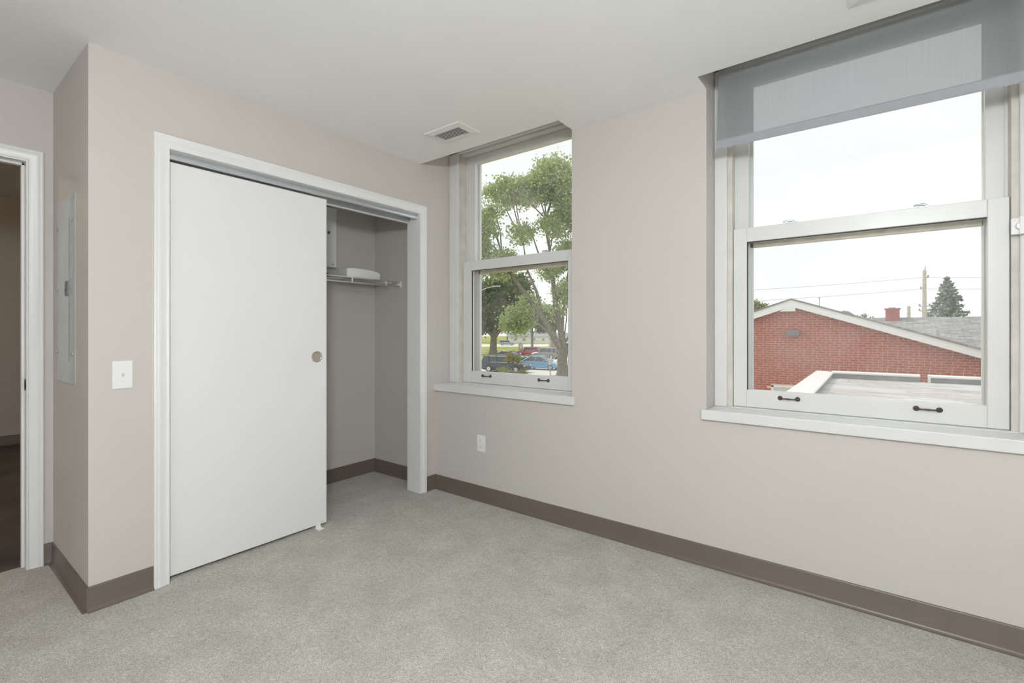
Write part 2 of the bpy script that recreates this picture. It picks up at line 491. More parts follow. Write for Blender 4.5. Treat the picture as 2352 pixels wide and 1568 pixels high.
# hall wall with doorway ---------------------------------------------------------------------
DY1, DY0, DZ = -2.119, -2.96, 2.052      # doorway
b = MB()
b.box(HX - 0.12, HX, DY1 + 0.018, AY + 0.0, 0, CZ)
b.box(HX - 0.12, HX, YB, DY0 - 0.018, 0, CZ)
b.box(HX - 0.12, HX, DY0 - 0.018, DY1 + 0.018, DZ + 0.018, CZ)
o = b.build('wall_hall', M['paint']); tag(o, 'greige wall holding the doorway to the dim next room', 'wall', kind='structure')
b = MB(); b.box(-0.84, XR + 0.1, YB - 0.1, YB, 0, CZ)
o = b.build('wall_back', M['paint']); tag(o, 'greige wall facing the two sash windows', 'wall', kind='structure')
b = MB(); b.box(XR, XR + 0.1, YB, 0.0, 0, CZ)
o = b.build('wall_right', M['paint']); tag(o, 'greige wall facing the closet', 'wall', kind='structure')

# next room ---------------------------------------------------------------------
NX, NY0, NY1, NZ = -4.55, -4.6, -0.6, 2.60
b = MB(); b.box(NX - 0.1, NX, NY0, NY1, -0.02, NZ)
o = b.build('wall_next_room', M['paint']); tag(o, 'dim far wall of the room beyond the doorway', 'wall', kind='structure')
b = MB(); b.box(NX - 0.1, -0.84, NY1, NY1 + 0.1, -0.02, NZ); b.box(NX - 0.1, -0.84, NY0 - 0.1, NY0, -0.02, NZ)
b.box(-0.94, -0.862, AY + 0.10, NY1, -0.02, NZ); b.box(-0.94, -0.84, NY0, YB, -0.02, NZ)
b.box(-0.94, -0.842, NY0, AY + 0.1, CZ, NZ)
o = b.build('wall_next_room_side', M['paint']); tag(o, 'side walls of the room beyond the doorway', 'wall', kind='structure')
b = MB(); b.box(NX - 0.1, -0.84, NY0 - 0.1, NY1 + 0.1, NZ, NZ + 0.1)
o = b.build('ceiling_next_room', M['ceiling']); tag(o, 'dim ceiling of the room beyond the doorway', 'ceiling', kind='structure')
b = MB(); b.box(NX - 0.1, -0.78, NY0 - 0.1, NY1 + 0.1, -0.12, -0.012)
flo2 = b.build('floor_next_room', M['gasket']); tag(flo2, 'dark plank floor of the room beyond the doorway', 'floor', kind='structure')
rng = random.Random(4)
pl = {}
for i in range(24):          # planks run along y, in strips across x
    x0 = -0.785 - (i + 1) * 0.156
    y = NY0 - rng.random() * 1.0
    for k in range(5):
        y1 = y + 1.2
        a0, a1 = max(y, NY0 + 0.002), min(y1, NY1 - 0.002)
        if a1 - a0 > 0.05:
            key = round(a1 - a0, 2)
            if key not in pl:
                bb = MB(); bb.box(0, 0.153, 0, key - 0.003, -0.012, 0.0)
                ob = bb.build('plank', M['plank'], flo2); pl[key] = ob
            else:
                ob = pl[key].copy(); COL.objects.link(ob)
            ob.location = (x0, a0, 0.0)
        y = y1


# baseboards (vinyl cove base) ---------------------------------------------------------------------
BP = [(0.0, 0.0), (0.021, 0.0), (0.021, 0.002), (0.013, 0.006), (0.0070, 0.016), (0.0055, 0.099), (0.003, 0.105), (0.0, 0.106)]
def baseboard(name, label, segs, material=None):
    b = MB()
    for (x0, y0, x1, y1, nx, ny) in segs:
        r0 = [(x0 + nx * d, y0 + ny * d, z) for d, z in BP]; r1 = [(x1 + nx * d, y1 + ny * d, z) for d, z in BP]
        b.loft([r0, r1])
    o = shade_auto(b.build(name, material or M['base']), 0.9); tag(o, label, 'baseboard', kind='structure')
baseboard('baseboard_front', 'brown vinyl cove base along the window wall', [(0.0, 0.0, XR, 0.0, 0, -1)])
baseboard('baseboard_left', 'brown vinyl cove base on the wall beside the closet casing',
          [(0.0, AY - 0.006, 0.0, -1.79, 1, 0), (0.0, -0.10, 0.0, 0.0, 1, 0)])
baseboard('baseboard_closet_end', 'brown vinyl cove base under the grey electrical panel', [(HX, AY, 0.006, AY, 0, -1)])
baseboard('baseboard_hall', 'short brown vinyl base beside the doorway casing', [(HX, -2.056, HX, AY, 1, 0), (HX, YB, HX, -3.02, 1, 0)])
baseboard('baseboard_closet', 'brown vinyl base inside the closet', [(CBX, AY + 0.1, CBX, 0.0, 1, 0), (CBX, 0.0, -0.115, 0.0, 0, -1)])
baseboard('baseboard_back', 'brown vinyl base along the wall facing the windows', [(HX, YB, XR, YB, 0, 1)])
baseboard('baseboard_right', 'brown vinyl base along the wall facing the closet', [(XR, YB, XR, 0.0, -1, 0)])
baseboard('baseboard_next_room', 'dark vinyl base at the far wall of the next room', [(NX, NY0, NX, NY1, 1, 0)])


# moulded casings ---------------------------------------------------------------------
CP = [(0.0, 0.0), (0.0, 0.010), (0.003, 0.012), (0.007, 0.012), (0.009, 0.0095), (0.012, 0.0095), (0.030, 0.0125), (0.036, 0.0155), (0.046, 0.0165), (0.050, 0.0150),
      (0.052, 0.0170), (0.058, 0.0175), (0.062, 0.0150), (0.0625, 0.0)]
def casing(name, x, y0, y1, zt, parent):
    """U-shaped mitred casing on a wall facing +x"""
    rings = []
    for corner in range(4):
        ring = []
        for u, d in CP:
            if corner == 0: p = (x + d, y0 - u, 0.0)
            elif corner == 1: p = (x + d, y0 - u, zt + u)
            elif corner == 2: p = (x + d, y1 + u, zt + u)
            else: p = (x + d, y1 + u, 0.0)
            ring.append(p)
        rings.append(ring)
    b = MB(); b.loft(rings)
    return shade_auto(b.build(name, M['trim'], parent), 0.9)

# closet trim: casing, jambs, header, track
t1 = empty('trim_1', (0, 0, 0)); tag(t1, 'white moulded casing, jambs and track framing the closet opening', 'closet frame', kind='structure')
casing('casing', 0.0, OY0, OY1, OZ, t1)
b = MB(); b.box(-0.133, 0.0, OY1, OY1 + 0.018, 0, OZ); b.build('jamb', M['trim'], t1)
b = MB(); b.box(-0.133, 0.0, OY0 - 0.018, OY0, 0, OZ); b.build('jamb', M['trim'], t1)
b = MB(); b.box(-0.133, 0.0, OY0 - 0.018, OY1 + 0.018, OZ, OZ + 0.018); b.build('header', M['trim'], t1)
# double track: front fascia rolls forward, with a white lip at the bottom
b = MB()
trp = [(-0.010, 2.066), (-0.010, 2.060), (-0.018, 2.056), (-0.013, 2.050), (-0.011, 2.038), (-0.013, 2.029), (-0.020, 2.026), (-0.022, 2.030), (-0.018, 2.036), (-0.020, 2.052), (-0.024, 2.066)]
b.prism([(p[0], p[1]) for p in trp], 'y', OY0 + 0.002, OY1 - 0.002)
tk = shade_auto(b.build('track', M['steel'], t1), 0.7)
b = MB(); b.box(-0.100, -0.024, OY0 + 0.002, OY1 - 0.002, 2.048, 2.066); b.box(-0.106, -0.101, OY0 + 0.002, OY1 - 0.002, 2.016, 2.066)
b.build('track_rear', M['steel'], t1)
b = MB(); b.box(-0.133, -0.110, OY0 + 0.002, OY1 - 0.002, 2.010, 2.066); b.build('rear_valance', M['trim'], t1)

# sliding closet door
DX0, DX1 = -0.060, -0.026
d2 = empty('door_2', (0, -1.3, 0)); tag(d2, 'plain white sliding closet door with round finger pull', 'door', kind='structure')
def dl(mb, *a, **k):
    ob = mb.build(*a, **k); ob.parent = d2; ob.location = (0, 1.3, 0); return ob
# slab with a round recess: built as box with hole ring
py, pz, pr = -0.958, 1.043, 0.031
def slab_with_hole():
    b = MB(); n = 32
    y0, y1, z0, z1 = -1.726, -0.894, 0.018, 2.015
    b.box(DX0, DX1 - 0.011, y0, y1, z0, z1)
    # front skin with a circular hole
    outer = []
    ring = []
    for k in range(n):
        t = 2 * PI * k / n; c, s = math.cos(t), math.sin(t)
        ring.append((DX1, py + pr * c, pz + pr * s))
        # project on the rectangle
        ts = []
        if c > 1e-6: ts.append((y1 - py) / c)
        if c < -1e-6: ts.append((y0 - py) / c)
        if s > 1e-6: ts.append((z1 - pz) / s)
        if s < -1e-6: ts.append((z0 - pz) / s)
        q = min(ts); outer.append((DX1, py + q * c, pz + q * s))
    fs = []
    corners = {}
    vs = ring + outer
    for k in range(n):
        j = (k + 1) % n
        fs.append((k, j, n + j, n + k))
    # corner fill triangles
    def ang(y, z): return math.atan2(z - pz, y - py) % (2 * PI)
    for (y, z) in ((y0, z0), (y1, z0), (y1, z1), (y0, z1)):
        a = ang(y, z); k = int(a / (2 * PI / n)) % n; j = (k + 1) % n
        vs.append((DX1, y, z)); fs.append((n + k, n + j, len(vs) - 1))
    b._add(vs, fs)
    # edges of the skin and wall of the recess
    b._add([(DX1, y0, z0), (DX1, y1, z0), (DX1, y1, z1), (DX1, y0, z1), (DX1 - 0.011, y0, z0), (DX1 - 0.011, y1, z0), (DX1 - 0.011, y1, z1), (DX1 - 0.011, y0, z1)],
           [(0, 1, 5, 4), (1, 2, 6, 5), (2, 3, 7, 6), (3, 0, 4, 7)])
    return b
dl(slab_with_hole(), 'panel', M['doorwhite'])
b = MB(); b.lathe([(pr + 0.003, 0.0), (pr + 0.003, 0.0018), (pr - 0.001, 0.0022), (pr - 0.004, 0.0), (pr - 0.005, -0.009), (0.0005, -0.010), (0.0004, -0.0105), (pr - 0.001, -0.0105)], (DX1, py, pz), 'x', 32)
fp = dl(b, 'finger_pull', M['nickel'], smooth=False); shade_auto(fp, 0.8); fp['label'] = 'round satin nickel finger pull'
d3 = empty('door_3', (0, -1.3, 0)); tag(d3, 'unseen second white sliding closet door, added to darken the gap above the first', 'door', kind='structure')
b = MB(); b.box(-0.097, -0.066, -1.722, -0.925, 0.018, 2.015); ob = b.build('panel', M['doorwhite'], d3, bevel=0.001); ob.location = (0, 1.3, 0)  # unseen door, added so the gap above the first stays dark
# floor guide under the door edge
g = empty('door_guide', (-0.03, -0.955, 0)); tag(g, 'small white plastic floor guide under the sliding closet door', 'door guide')
b = MB(); b.box(-0.045, 0.050, -0.018, 0.018, 0.0, 0.004); b.build('base_plate', M['plastic'], g, bevel=0.001)
b = MB(); b.box(0.010, 0.018, -0.016, 0.016, 0.004, 0.034); b.build('fin', M['plastic'], g, bevel=0.001)

# hall doorway
d1 = empty('door_1', (0, 0, 0)); tag(d1, 'white cased doorway leading to the dim next room', 'doorway', kind='structure')
casing('casing', HX, DY0, DY1, DZ, d1)
b = MB()
b.box(HX - 0.12, HX, DY1, DY1 + 0.018, 0, DZ + 0.018); b.build('jamb', M['trim'], d1)
b = MB(); b.box(HX - 0.12, HX, DY0 - 0.018, DY0, 0, DZ + 0.018); b.build('jamb', M['trim'], d1)
b = MB(); b.box(HX - 0.12, HX, DY0, DY1, DZ, DZ + 0.018); b.build('head_jamb', M['trim'], d1)
b = MB(); b.box(HX - 0.075, HX - 0.040, DY1 - 0.012, DY1, 0, DZ); b.box(HX - 0.075, HX - 0.040, DY0, DY0 + 0.012, 0, DZ); b.box(HX - 0.075, HX - 0.040, DY0, DY1, DZ - 0.012, DZ)
b.build('stop', M['trim'], d1, bevel=0.002)
b = MB(); b.box(HX - 0.034, HX - 0.004, DY1 - 0.0025, DY1, 0.90, 0.958); b.tube([(HX - 0.004, DY1 - 0.0012, 0.91), (HX + 0.006, DY1 - 0.004, 0.93), (HX - 0.004, DY1 - 0.0012, 0.95)], 0.004, 6)
sp = b.build('strike_plate', M['bronze'], d1, bevel=0.0008); sp['label'] = 'dark metal strike plate'


# ================================================================== WINDOWS
def pull_handle(parent, x, y, z):
    """bronze bar pull with an oval foot at each end"""
    b = MB(); L = 0.038
    for s in (-1, 1):
        b.lathe([(0.0115, 0.0), (0.0115, -0.002), (0.009, -0.006), (0.006, -0.010), (0.0012, -0.0125)], (x + s * L, y, z), 'y', 16)
    b.tube([(x - L, y - 0.006, z), (x - L * 0.75, y - 0.016, z), (x - L * 0.55, y - 0.020, z), (x, y - 0.021, z), (x + L * 0.55, y - 0.020, z), (x + L * 0.75, y - 0.016, z), (x + L, y - 0.006, z)],
           [0.0045, 0.004, 0.003, 0.0045, 0.003, 0.004, 0.0045], 10)
    o = b.build('handle', M['bronze'], parent, smooth=True); o['label'] = 'dark bronze bar pull'
    return o

def sash_lock(parent, x, y, z):
    b = MB()
    b.box(x - 0.028, x + 0.028, y, y + 0.026, z, z + 0.004)
    b.tube([(x + 0.012, y + 0.012, z + 0.004), (x - 0.004, y + 0.010, z + 0.013), (x - 0.030, y + 0.006, z + 0.012), (x - 0.036, y + 0.004, z + 0.008)], [0.006, 0.0055, 0.0045, 0.004], 8)
    o = b.build('sash_lock', M['steel'], parent, bevel=0.001); o['label'] = 'metal sash lock'

def make_window(name, label, x0, x1, s0, s1, st, cl, hx):
    r = empty(name, (0, 0, 0)); tag(r, label, 'window', kind='structure')
    zb, zt = 0.80, 2.57
    cr = x1 - s1 - 0.022
    # interior casing: rounded inner edge, stepping back to the sash channel
    for side in (0, 1):
        b = MB()
        if side == 0: b.box(x0 + 0.0005, x0 + cl, 0.150, 0.298, zb, WZ1)
        else: b.box(x1 - cr, x1 - 0.0005, 0.150, 0.298, zb, WZ1)
        b.build('casing', M['winwhite'], r, bevel=0.004)
        b = MB()
        if side == 0: b.box(x0 + cl, s0 - 0.002, 0.172, 0.298, zb, WZ1)
        else: b.box(s1 + 0.002, x1 - cr, 0.172, 0.298, zb, WZ1)
        b.build('sash_channel', M['channel'], r)
        b = MB()          # parting bead between the sashes
        if side == 0: b.box(s0 - 0.002, s0 + 0.008, 0.2315, 0.236, 1.742, zt)
        else: b.box(s1 - 0.008, s1 + 0.002, 0.2315, 0.236, 1.742, zt)
        b.build('parting_bead', M['winwhite'], r)
    b = MB(); b.box(x0 + 0.0005, x1 - 0.0005, 0.150, 0.298, zt + 0.012, WZ1 - 0.001)
    b.build('head_casing', M['winwhite'], r, bevel=0.004)
    b = MB(); b.box(x0 + cl, x1 - cr, 0.182, 0.236, zt - 0.004, zt + 0.012); b.build('head_stop', M['winwhite'], r, bevel=0.003)
    # stool / sill
    b = MB(); b.box(x0 - (0.0 if x0 < 0.5 else 0.022), x1 + 0.022, -0.022, 0.0, 0.748, 0.799)
    b.box(x0, x1, 0.0, 0.160, 0.748, 0.799)
    b.build('sill', M['winwhite'], r, bevel=0.004)
    b = MB(); b.box(x0 + 0.0005, x1 - 0.0005, 0.155, 0.32, 0.762, 0.802); b.build('subsill', M['winwhite'], r)
    # lower sash (inner)
    b = MB(); ya, yb = 0.188, 0.230
    b.box(s0, s0 + st, ya, yb, zb + 0.003, 1.740); b.box(s1 - st, s1, ya, yb, zb + 0.003, 1.740)
    b.box(s0 + st, s1 - st, ya, yb, zb + 0.003, 0.893); b.box(s0 + st, s1 - st, ya, yb, 1.667, 1.740)
    ls = b.build('lower_sash', M['winwhite'], r, bevel=0.0025)
    b = MB(); b.box(s0 + st, s1 - st, 0.209, 0.2115, 0.893, 1.667); p = b.build('pane', M['glass'], ls); p['label'] = 'clear glass pane'
    for hxx in hx: pull_handle(ls, hxx, ya, 0.862)
    w = s1 - s0
    sash_lock(ls, s0 + 0.26 * w, ya + 0.004, 1.740); sash_lock(ls, s0 + 0.75 * w, ya + 0.004, 1.740)
    # glazing gasket line
    b = MB(); b.box(s0 + st, s0 + st + 0.003, 0.200, 0.209, 0.893, 1.667); b.box(s0 + st, s1 - st, 0.200, 0.209, 1.664, 1.667)
    b.build('gasket', M['gasket'], ls)
    # upper sash (outer)
    b = MB(); ya, yb = 0.238, 0.276
    b.box(s0 - 0.003, s0 + st, ya, yb, 1.672, zt); b.box(s1 - st, s1 + 0.003, ya, yb, 1.672, zt)
    b.box(s0 + st, s1 - st, ya, yb, 1.672, 1.738); b.box(s0 + st, s1 - st, ya, yb, 2.503, zt)
    us = b.build('upper_sash', M['winwhite'], r, bevel=0.0025)
    b = MB(); b.box(s0 + st, s1 - st, 0.256, 0.2585, 1.738, 2.503); p = b.build('pane', M['glass'], us); p['label'] = 'clear glass pane'
    # outer storm frame
    b = MB(); e = 0.014
    b.box(s0, s0 + st + e, 0.279, 0.300, zb, zt + 0.02); b.box(s1 - st - e * 0.3, s1, 0.279, 0.300, zb, zt + 0.02)
    b.build('storm_stiles', M['winwhite'], r)
    b = MB()
    b.box(s0 + st, s1 - st, 0.279, 0.300, 1.648, 1.690); b.box(s0 + st, s1 - st, 0.279, 0.300, 2.52, zt + 0.02); b.box(s0 + st, s1 - st, 0.279, 0.300, zb, 0.880)
    b.build('storm_frame', M['winbeige'], r)
    return r

w1 = make_window('window_1', 'white double-hung sash window beside the closet, no blind', 0.0, 1.20, 0.115, 1.142, 0.080, 0.088, (0.355, 0.868))
w2 = make_window('window_2', 'white double-hung sash window under the grey roller blind', 1.99, 3.19, 2.078, 3.105, 0.064, 0.063, (2.334, 2.857))

# ------------------------------------------------------------------ roller blind
BY = -0.030
rb = empty('roller_blind', (2.59, BY, CZ)); tag(rb, 'grey fabric roller blind hanging partly down over the window', 'roller blind')
def rl(mb, name, m, **k):
    ob = mb.build(name, m, rb, **k); ob.location = (-2.59, -BY, -CZ); return ob
bx0, bx1 = 2.056, 3.126
b = MB()
nn = 14
pts = []
for i in range(nn + 1):
    z = 2.148 + (2.61 - 2.148) * i / nn
    pts.append((BY + 0.004 * math.sin(i / nn * 3.0), z))
ring0 = [(bx0, y - 0.0004, z) for y, z in pts] + [(bx0, y + 0.0004, z) for y, z in reversed(pts)]
ring1 = [(bx1, y, z) for (_, y, z) in ring0]
# single fabric sheet
vs_ = [(bx0 - 0.010 * (1 - i / nn) ** 2, y, z) for i, (y, z) in enumerate(pts)] + [(bx1, y, z) for y, z in pts]
fs_ = [(i, i + 1, nn + 2 + i, nn + 1 + i) for i in range(nn)]
b._add(vs_, fs_); rl(b, 'fabric', M['blind'], smooth=True)
b = MB()      # hem pocket: folded fabric over a flat bar
hp = [(BY - 0.0012, 2.150), (BY - 0.0035, 2.144), (BY - 0.0035, 2.110), (BY - 0.001, 2.106), (BY + 0.003, 2.110), (BY + 0.003, 2.144), (BY + 0.0012, 2.150)]
b.prism(hp, 'x', bx0 - 0.010, bx1); rl(b, 'hem_bar', M['hem'], bevel=0.0)
b = MB(); b.lathe([(0.001, bx0 - 0.004), (0.026, bx0 - 0.003), (0.026, bx1 + 0.003), (0.001, bx1 + 0.004)], (0, BY + 0.026, 2.622), 'x', 20); rl(b, 'roller', M['hem'])
for xx in (bx0 - 0.016, bx1 + 0.006):
    b = MB(); b.box(xx, xx + 0.008, BY - 0.006, BY + 0.060, 2.585, 2.695); rl(b, 'bracket', M['plastic'], bevel=0.002)
cg = empty('chain_guide', (3.117, 0.150, 1.61)); tag(cg, 'small white blind chain guide screwed to the window jamb', 'chain guide')
b = MB(); b.box(-0.016, 0.016, -0.012, 0.0, -0.032, 0.032); b.build('body', M['plastic'], cg, bevel=0.003)
b = MB(); b.lathe([(0.001, -0.028), (0.014, -0.027), (0.016, -0.020), (0.016, -0.014), (0.001, -0.012)], (0.010, 0, 0.0), 'y', 16); b.box(0.004, 0.018, -0.030, -0.012, -0.034, 0.036)
b.build('hook', M['plastic'], cg, bevel=0.002)
b = MB(); b.lathe([(0.0005, -0.0135), (0.003, -0.013), (0.003, -0.012)], (-0.008, 0, 0.022), 'y', 10); b.build('screw', M['chrome'], cg)

# ================================================================== WALL AND CEILING FITTINGS
# light switch ---------------------------------------------------------------------
s = empty('light_switch', (0.0, -1.904, 1.005)); tag(s, 'white single toggle light switch beside the closet casing', 'light switch')
b = MB(); b.box(0.0, 0.006, -0.037, 0.037, -0.0625, 0.0625); b.build('plate', M['plastic'], s, bevel=0.003)
b = MB(); b.box(0.006, 0.0068, -0.0055, 0.0055, -0.0125, 0.0125); b.build('slot', M['ventslat'], s)
b = MB(); b.prism([(-0.0035, -0.006), (0.0035, -0.006), (0.0035, 0.006), (-0.0035, 0.006)], 'x', 0.006, 0.007)
b.loft([[(0.0062, -0.004, -0.008), (0.0062, 0.004, -0.008), (0.0062, 0.004, 0.006), (0.0062, -0.004, 0.006)], [(0.019, -0.003, 0.004), (0.019, 0.003, 0.004), (0.018, 0.003, 0.010), (0.018, -0.003, 0.010)]])
b.build('toggle', M['plastic'], s, bevel=0.0008)
for dz in (-0.030, 0.030):
    b = MB(); b.lathe([(0.0035, 0.006), (0.003, 0.0072), (0.0004, 0.0075)], (0, 0, dz), 'x', 12); b.build('screw', M['plastic'], s)

# wall outlet ---------------------------------------------------------------------
s = empty('wall_outlet', (0.468, 0.0, 0.406)); tag(s, 'white duplex power outlet low on the wall below the window', 'power outlet')
b = MB(); b.box(-0.0375, 0.0375, -0.006, 0.0, -0.0585, 0.0585); b.build('plate', M['plastic'], s, bevel=0.003)
for dz in (0.0215, -0.0215):
    b = MB(); n = 20
    ring = [(0.0170 * max(-0.9, min(0.9, math.cos(2 * PI * k / n) * 1.15)), 0.0145 * math.sin(2 * PI * k / n) + dz) for k in range(n)]
    b.prism(ring, 'y', -0.0085, -0.006); f = b.build('receptacle', M['plastic'], s)
    b = MB(); b.box(-0.0075, -0.0055, -0.0088, -0.0084, dz + 0.000, dz + 0.008); b.box(0.0055, 0.0072, -0.0088, -0.0084, dz + 0.001, dz + 0.007)
    b.lathe([(0.0025, -0.0088), (0.0025, -0.0084)], (0, 0, dz - 0.007), 'y', 10); b.build('slot', M['slotdark'], f)
b = MB(); b.lathe([(0.003, -0.006), (0.0026, -0.0072), (0.0004, -0.0074)], (0, 0, 0), 'y', 12); b.build('screw', M['plastic'], s)

# electrical panel ---------------------------------------------------------------------
PX0, PX1, PZ0, PZ1 = -0.610, -0.216, 0.955, 1.830
s = empty('electrical_panel', (-0.413, AY, PZ0)); tag(s, 'grey flush electrical panel cover screwed to the shaded wall return', 'electrical panel')
def pl_(mb, name, m, parent=None, **k):
    ob = mb.build(name, m, parent or s, **k)
    if parent is None: ob.location = (0.413, -AY, -PZ0)
    return ob
b = MB()      # trim plate slightly bowed away from the wall
n = 12; rings = []
for i in range(n + 1):
    t = i / n; z = PZ0 + (PZ1 - PZ0) * t
    bow = 0.0015 * math.sin(t * PI * 3) ** 2
    rings.append([(PX0, AY, z), (PX0 + 0.001, AY - 0.003, z), (PX0 + 0.15, AY - 0.0055, z), (PX1 - 0.12, AY - 0.007, z), (PX1 - 0.001, AY - bow - 0.004, z), (PX1, AY - bow - 0.003, z), (PX1 - 0.002, AY, z)])
b.loft(rings); shade_auto(pl_(b, 'cover', M['panelgrey']), 0.5)
b = MB(); b.box(-0.520, -0.320, AY - 0.0085, AY - 0.004, PZ0 + 0.10, PZ1 - 0.10); dr = pl_(b, 'panel_door', M['panelgrey'])
b = MB(); b.box(-0.3195, -0.3165, AY - 0.0075, AY - 0.004, PZ0 + 0.10, PZ1 - 0.10); pl_(b, 'door_seam', M['slotdark'])
b = MB(); b.box(-0.365, -0.324, AY - 0.014, AY - 0.008, 1.365, 1.435); b.box(-0.357, -0.332, AY - 0.017, AY - 0.014, 1.385, 1.402)
lt = b.build('latch', M['latchgrey'], dr, bevel=0.002); lt['label'] = 'dark grey slide latch'
for xx, zz in ((-0.573, 1.706), (-0.258, 1.711), (-0.565, 1.402), (-0.258, 1.403), (-0.567, 1.096), (-0.258, 1.094)):
    b = MB(); b.lathe([(0.0080, -0.0035), (0.0080, -0.0085), (0.005, -0.0115), (0.0004, -0.012)], (xx, AY, zz), 'y', 12); pl_(b, 'screw', M['chrome'])

# ceiling registers ---------------------------------------------------------------------
def register(x0, x1, y0, y1, label):
    s = empty('ceiling_vent', ((x0 + x1) / 2, (y0 + y1) / 2, CZ)); tag(s, label, 'air vent', 'ceiling vents')
    w, h = (x1 - x0) / 2, (y1 - y0) / 2; fl = 0.045
    # sloped flange ring
    r0 = [(-w, -h, 0), (w, -h, 0), (w, h, 0), (-w, h, 0)]
    r1 = [(-w + .004, -h + .004, -0.005), (w - .004, -h + .004, -0.005), (w - .004, h - .004, -0.005), (-w + .004, h - .004, -0.005)]
    a, c = w - fl, h - fl
    r2 = [(-a, -c, -0.010), (a, -c, -0.010), (a, c, -0.010), (-a, c, -0.010)]
    r3 = [(-a, -c, -0.0005), (a, -c, -0.0005), (a, c, -0.0005), (-a, c, -0.0005)]
    b = MB(); b.loft([r0, r1, r2, r3], cap=False); b.build('flange', M['plastic'], s)
    b = MB(); b.box(-a, a, -c, c, -0.0018, -0.0008); b.build('duct_throat', M['ventdark'], s)
    ns = 7
    for i in range(ns):
        y = -c + 0.004 + (2 * c - 0.008) * (i + 0.5) / ns
        b = MB()
        sec = [(y - 0.0062, -0.0096), (y - 0.0062, -0.0087), (y + 0.0053, -0.0052), (y + 0.0055, -0.0061)]
        b.loft([[(-a, q[0], q[1]) for q in sec], [(a, q[0], q[1]) for q in sec]])
        b.build('slat', M['ventslat'], s)
register(0.43, 0.73, -0.508, -0.312, 'white ceiling vent with grey louvres near the window without a blind')
register(2.59, 2.89, -0.512, -0.316, 'white ceiling vent in front of the window with the roller blind')

# added fill lamps, out of view ---------------------------------------------------------------------
def dome_fill(x, y, z, r, m, label):
    s = empty('fill_bowl_lamp', (x, y, z)); tag(s, label, 'ceiling lamp')
    b = MB(); b.lathe([(r * 0.55, 0.0), (r * 0.60, -0.012), (r * 0.58, -0.026), (r * 0.2, -0.026)], (0, 0, 0), 'z', 28); b.build('canopy', M['nickel'], s, smooth=False)
    b = MB(); prof = []
    for i in range(11):
        t = i / 10 * PI
        prof.append((max(0.0006, r * math.sin(t) ** 0.8), -0.026 - 0.11 * (1 - math.cos(t)) / 2))
    b.lathe(prof, (0, 0, 0), 'z', 28); b.build('glass_bowl', m, s, smooth=True)
# unseen globe added behind the camera in place of a flash
s = empty('fill_globe', (2.88, -2.84, CZ)); tag(s, 'unseen glowing globe added behind the camera in place of a flash', 'fill lamp')
b = MB(); b.lathe([(0.055, 0.0), (0.055, -0.018), (0.012, -0.026)], (0, 0, 0), 'z', 24); b.build('canopy', M['nickel'], s)
b = MB(); b.tube([(0, 0, -0.02), (0, 0, -0.42)], 0.006, 8); b.build('stem', M['nickel'], s)
b = MB(); b.lathe([(max(0.0006, 0.16 * math.sin(i / 14 * PI)), -0.57 + 0.16 * math.cos(i / 14 * PI)) for i in range(15)], (0, 0, 0), 'z', 28); b.build('glass_globe', M['lamp'], s, smooth=True)
dome_fill(-2.4, -3.6, NZ, 0.16, M['hallfill'], 'unseen warm bowl lamp added to brighten the next room')  # out-of-view lamp added to lift the unlit next room

# ================================================================== CLOSET CONTENTS
SX, SZ = -0.400, 1.598           # front lip of the shelf
s = empty('wire_shelf', (SX, -0.9, SZ)); tag(s, 'white coated wire shelf across the closet', 'shelf')
def sh(mb, name, m, **k):
    ob = mb.build(name, m, s, **k); ob.location = (-SX, 0.9, -SZ); return ob
ys, ye = AY + 0.115, -0.012
b = MB(); b.tube([(SX, ys, SZ), (SX, ye, SZ)], 0.0042, 8); sh(b, 'front_rod', M['wire'], smooth=True)
b = MB(); b.tube([(SX, ys, SZ - 0.037), (SX, ye, SZ - 0.037)], 0.0042, 8); sh(b, 'lip_rod', M['wire'], smooth=True)
for xx in (SX - 0.12, SX - 0.24, CBX + 0.012):
    b = MB(); b.tube([(xx, ys, SZ - 0.004), (xx, ye, SZ - 0.004)], 0.003, 6); sh(b, 'cross_rod', M['wire'])
y = -0.151
while y > ys:
    b = MB(); b.box(SX - 0.003, SX + 0.003, y - 0.006, y + 0.006, SZ - 0.038, SZ); sh(b, 'strut', M['wire'], bevel=0.0015)
    y -= 0.3075
b = MB(); y = ye - 0.010
while y > ys:
    b.tube([(SX, y, SZ - 0.0005), (CBX + 0.008, y, SZ - 0.0005)], 0.0016, 5); y -= 0.0255
dk = sh(b, 'deck_wires', M['wire']); dk['kind'] = 'stuff'
b = MB(); b.box(SX - 0.040, SX + 0.010, -0.014, 0.0, SZ - 0.046, SZ + 0.006); b.lathe([(0.012, -0.018), (0.012, -0.012)], (SX - 0.012, 0, SZ - 0.02), 'y', 12)
sh(b, 'end_bracket', M['plastic'], bevel=0.003)

# router box on the shelf
s = empty('network_box', (-0.51, -0.325, SZ + 0.0012)); tag(s, 'white rounded network box standing on the wire shelf', 'network box')
b = MB()
n = 10; top = []
for i in range(n + 1):
    t = i / n; yy = -0.150 + 0.300 * t
    top.append((yy, 0.078 - 0.020 * (t - 0.35) ** 2 * 2.0 - (0.006 if i in (0, n) else 0.0)))
pr_ = [(-0.150, 0.0)] + top[0:1] + top[1:-1] + top[-1:] + [(0.150, 0.0)]
b.prism(pr_, 'x', -0.070, 0.070); shade_auto(b.build('body', M['plastic'], s, bevel=0.008, segs=3), 0.5)
b = MB(); b.box(0.0702, 0.0707, 0.10, 0.112, 0.014, 0.017); b.build('status_light', M['ventslat'], s)

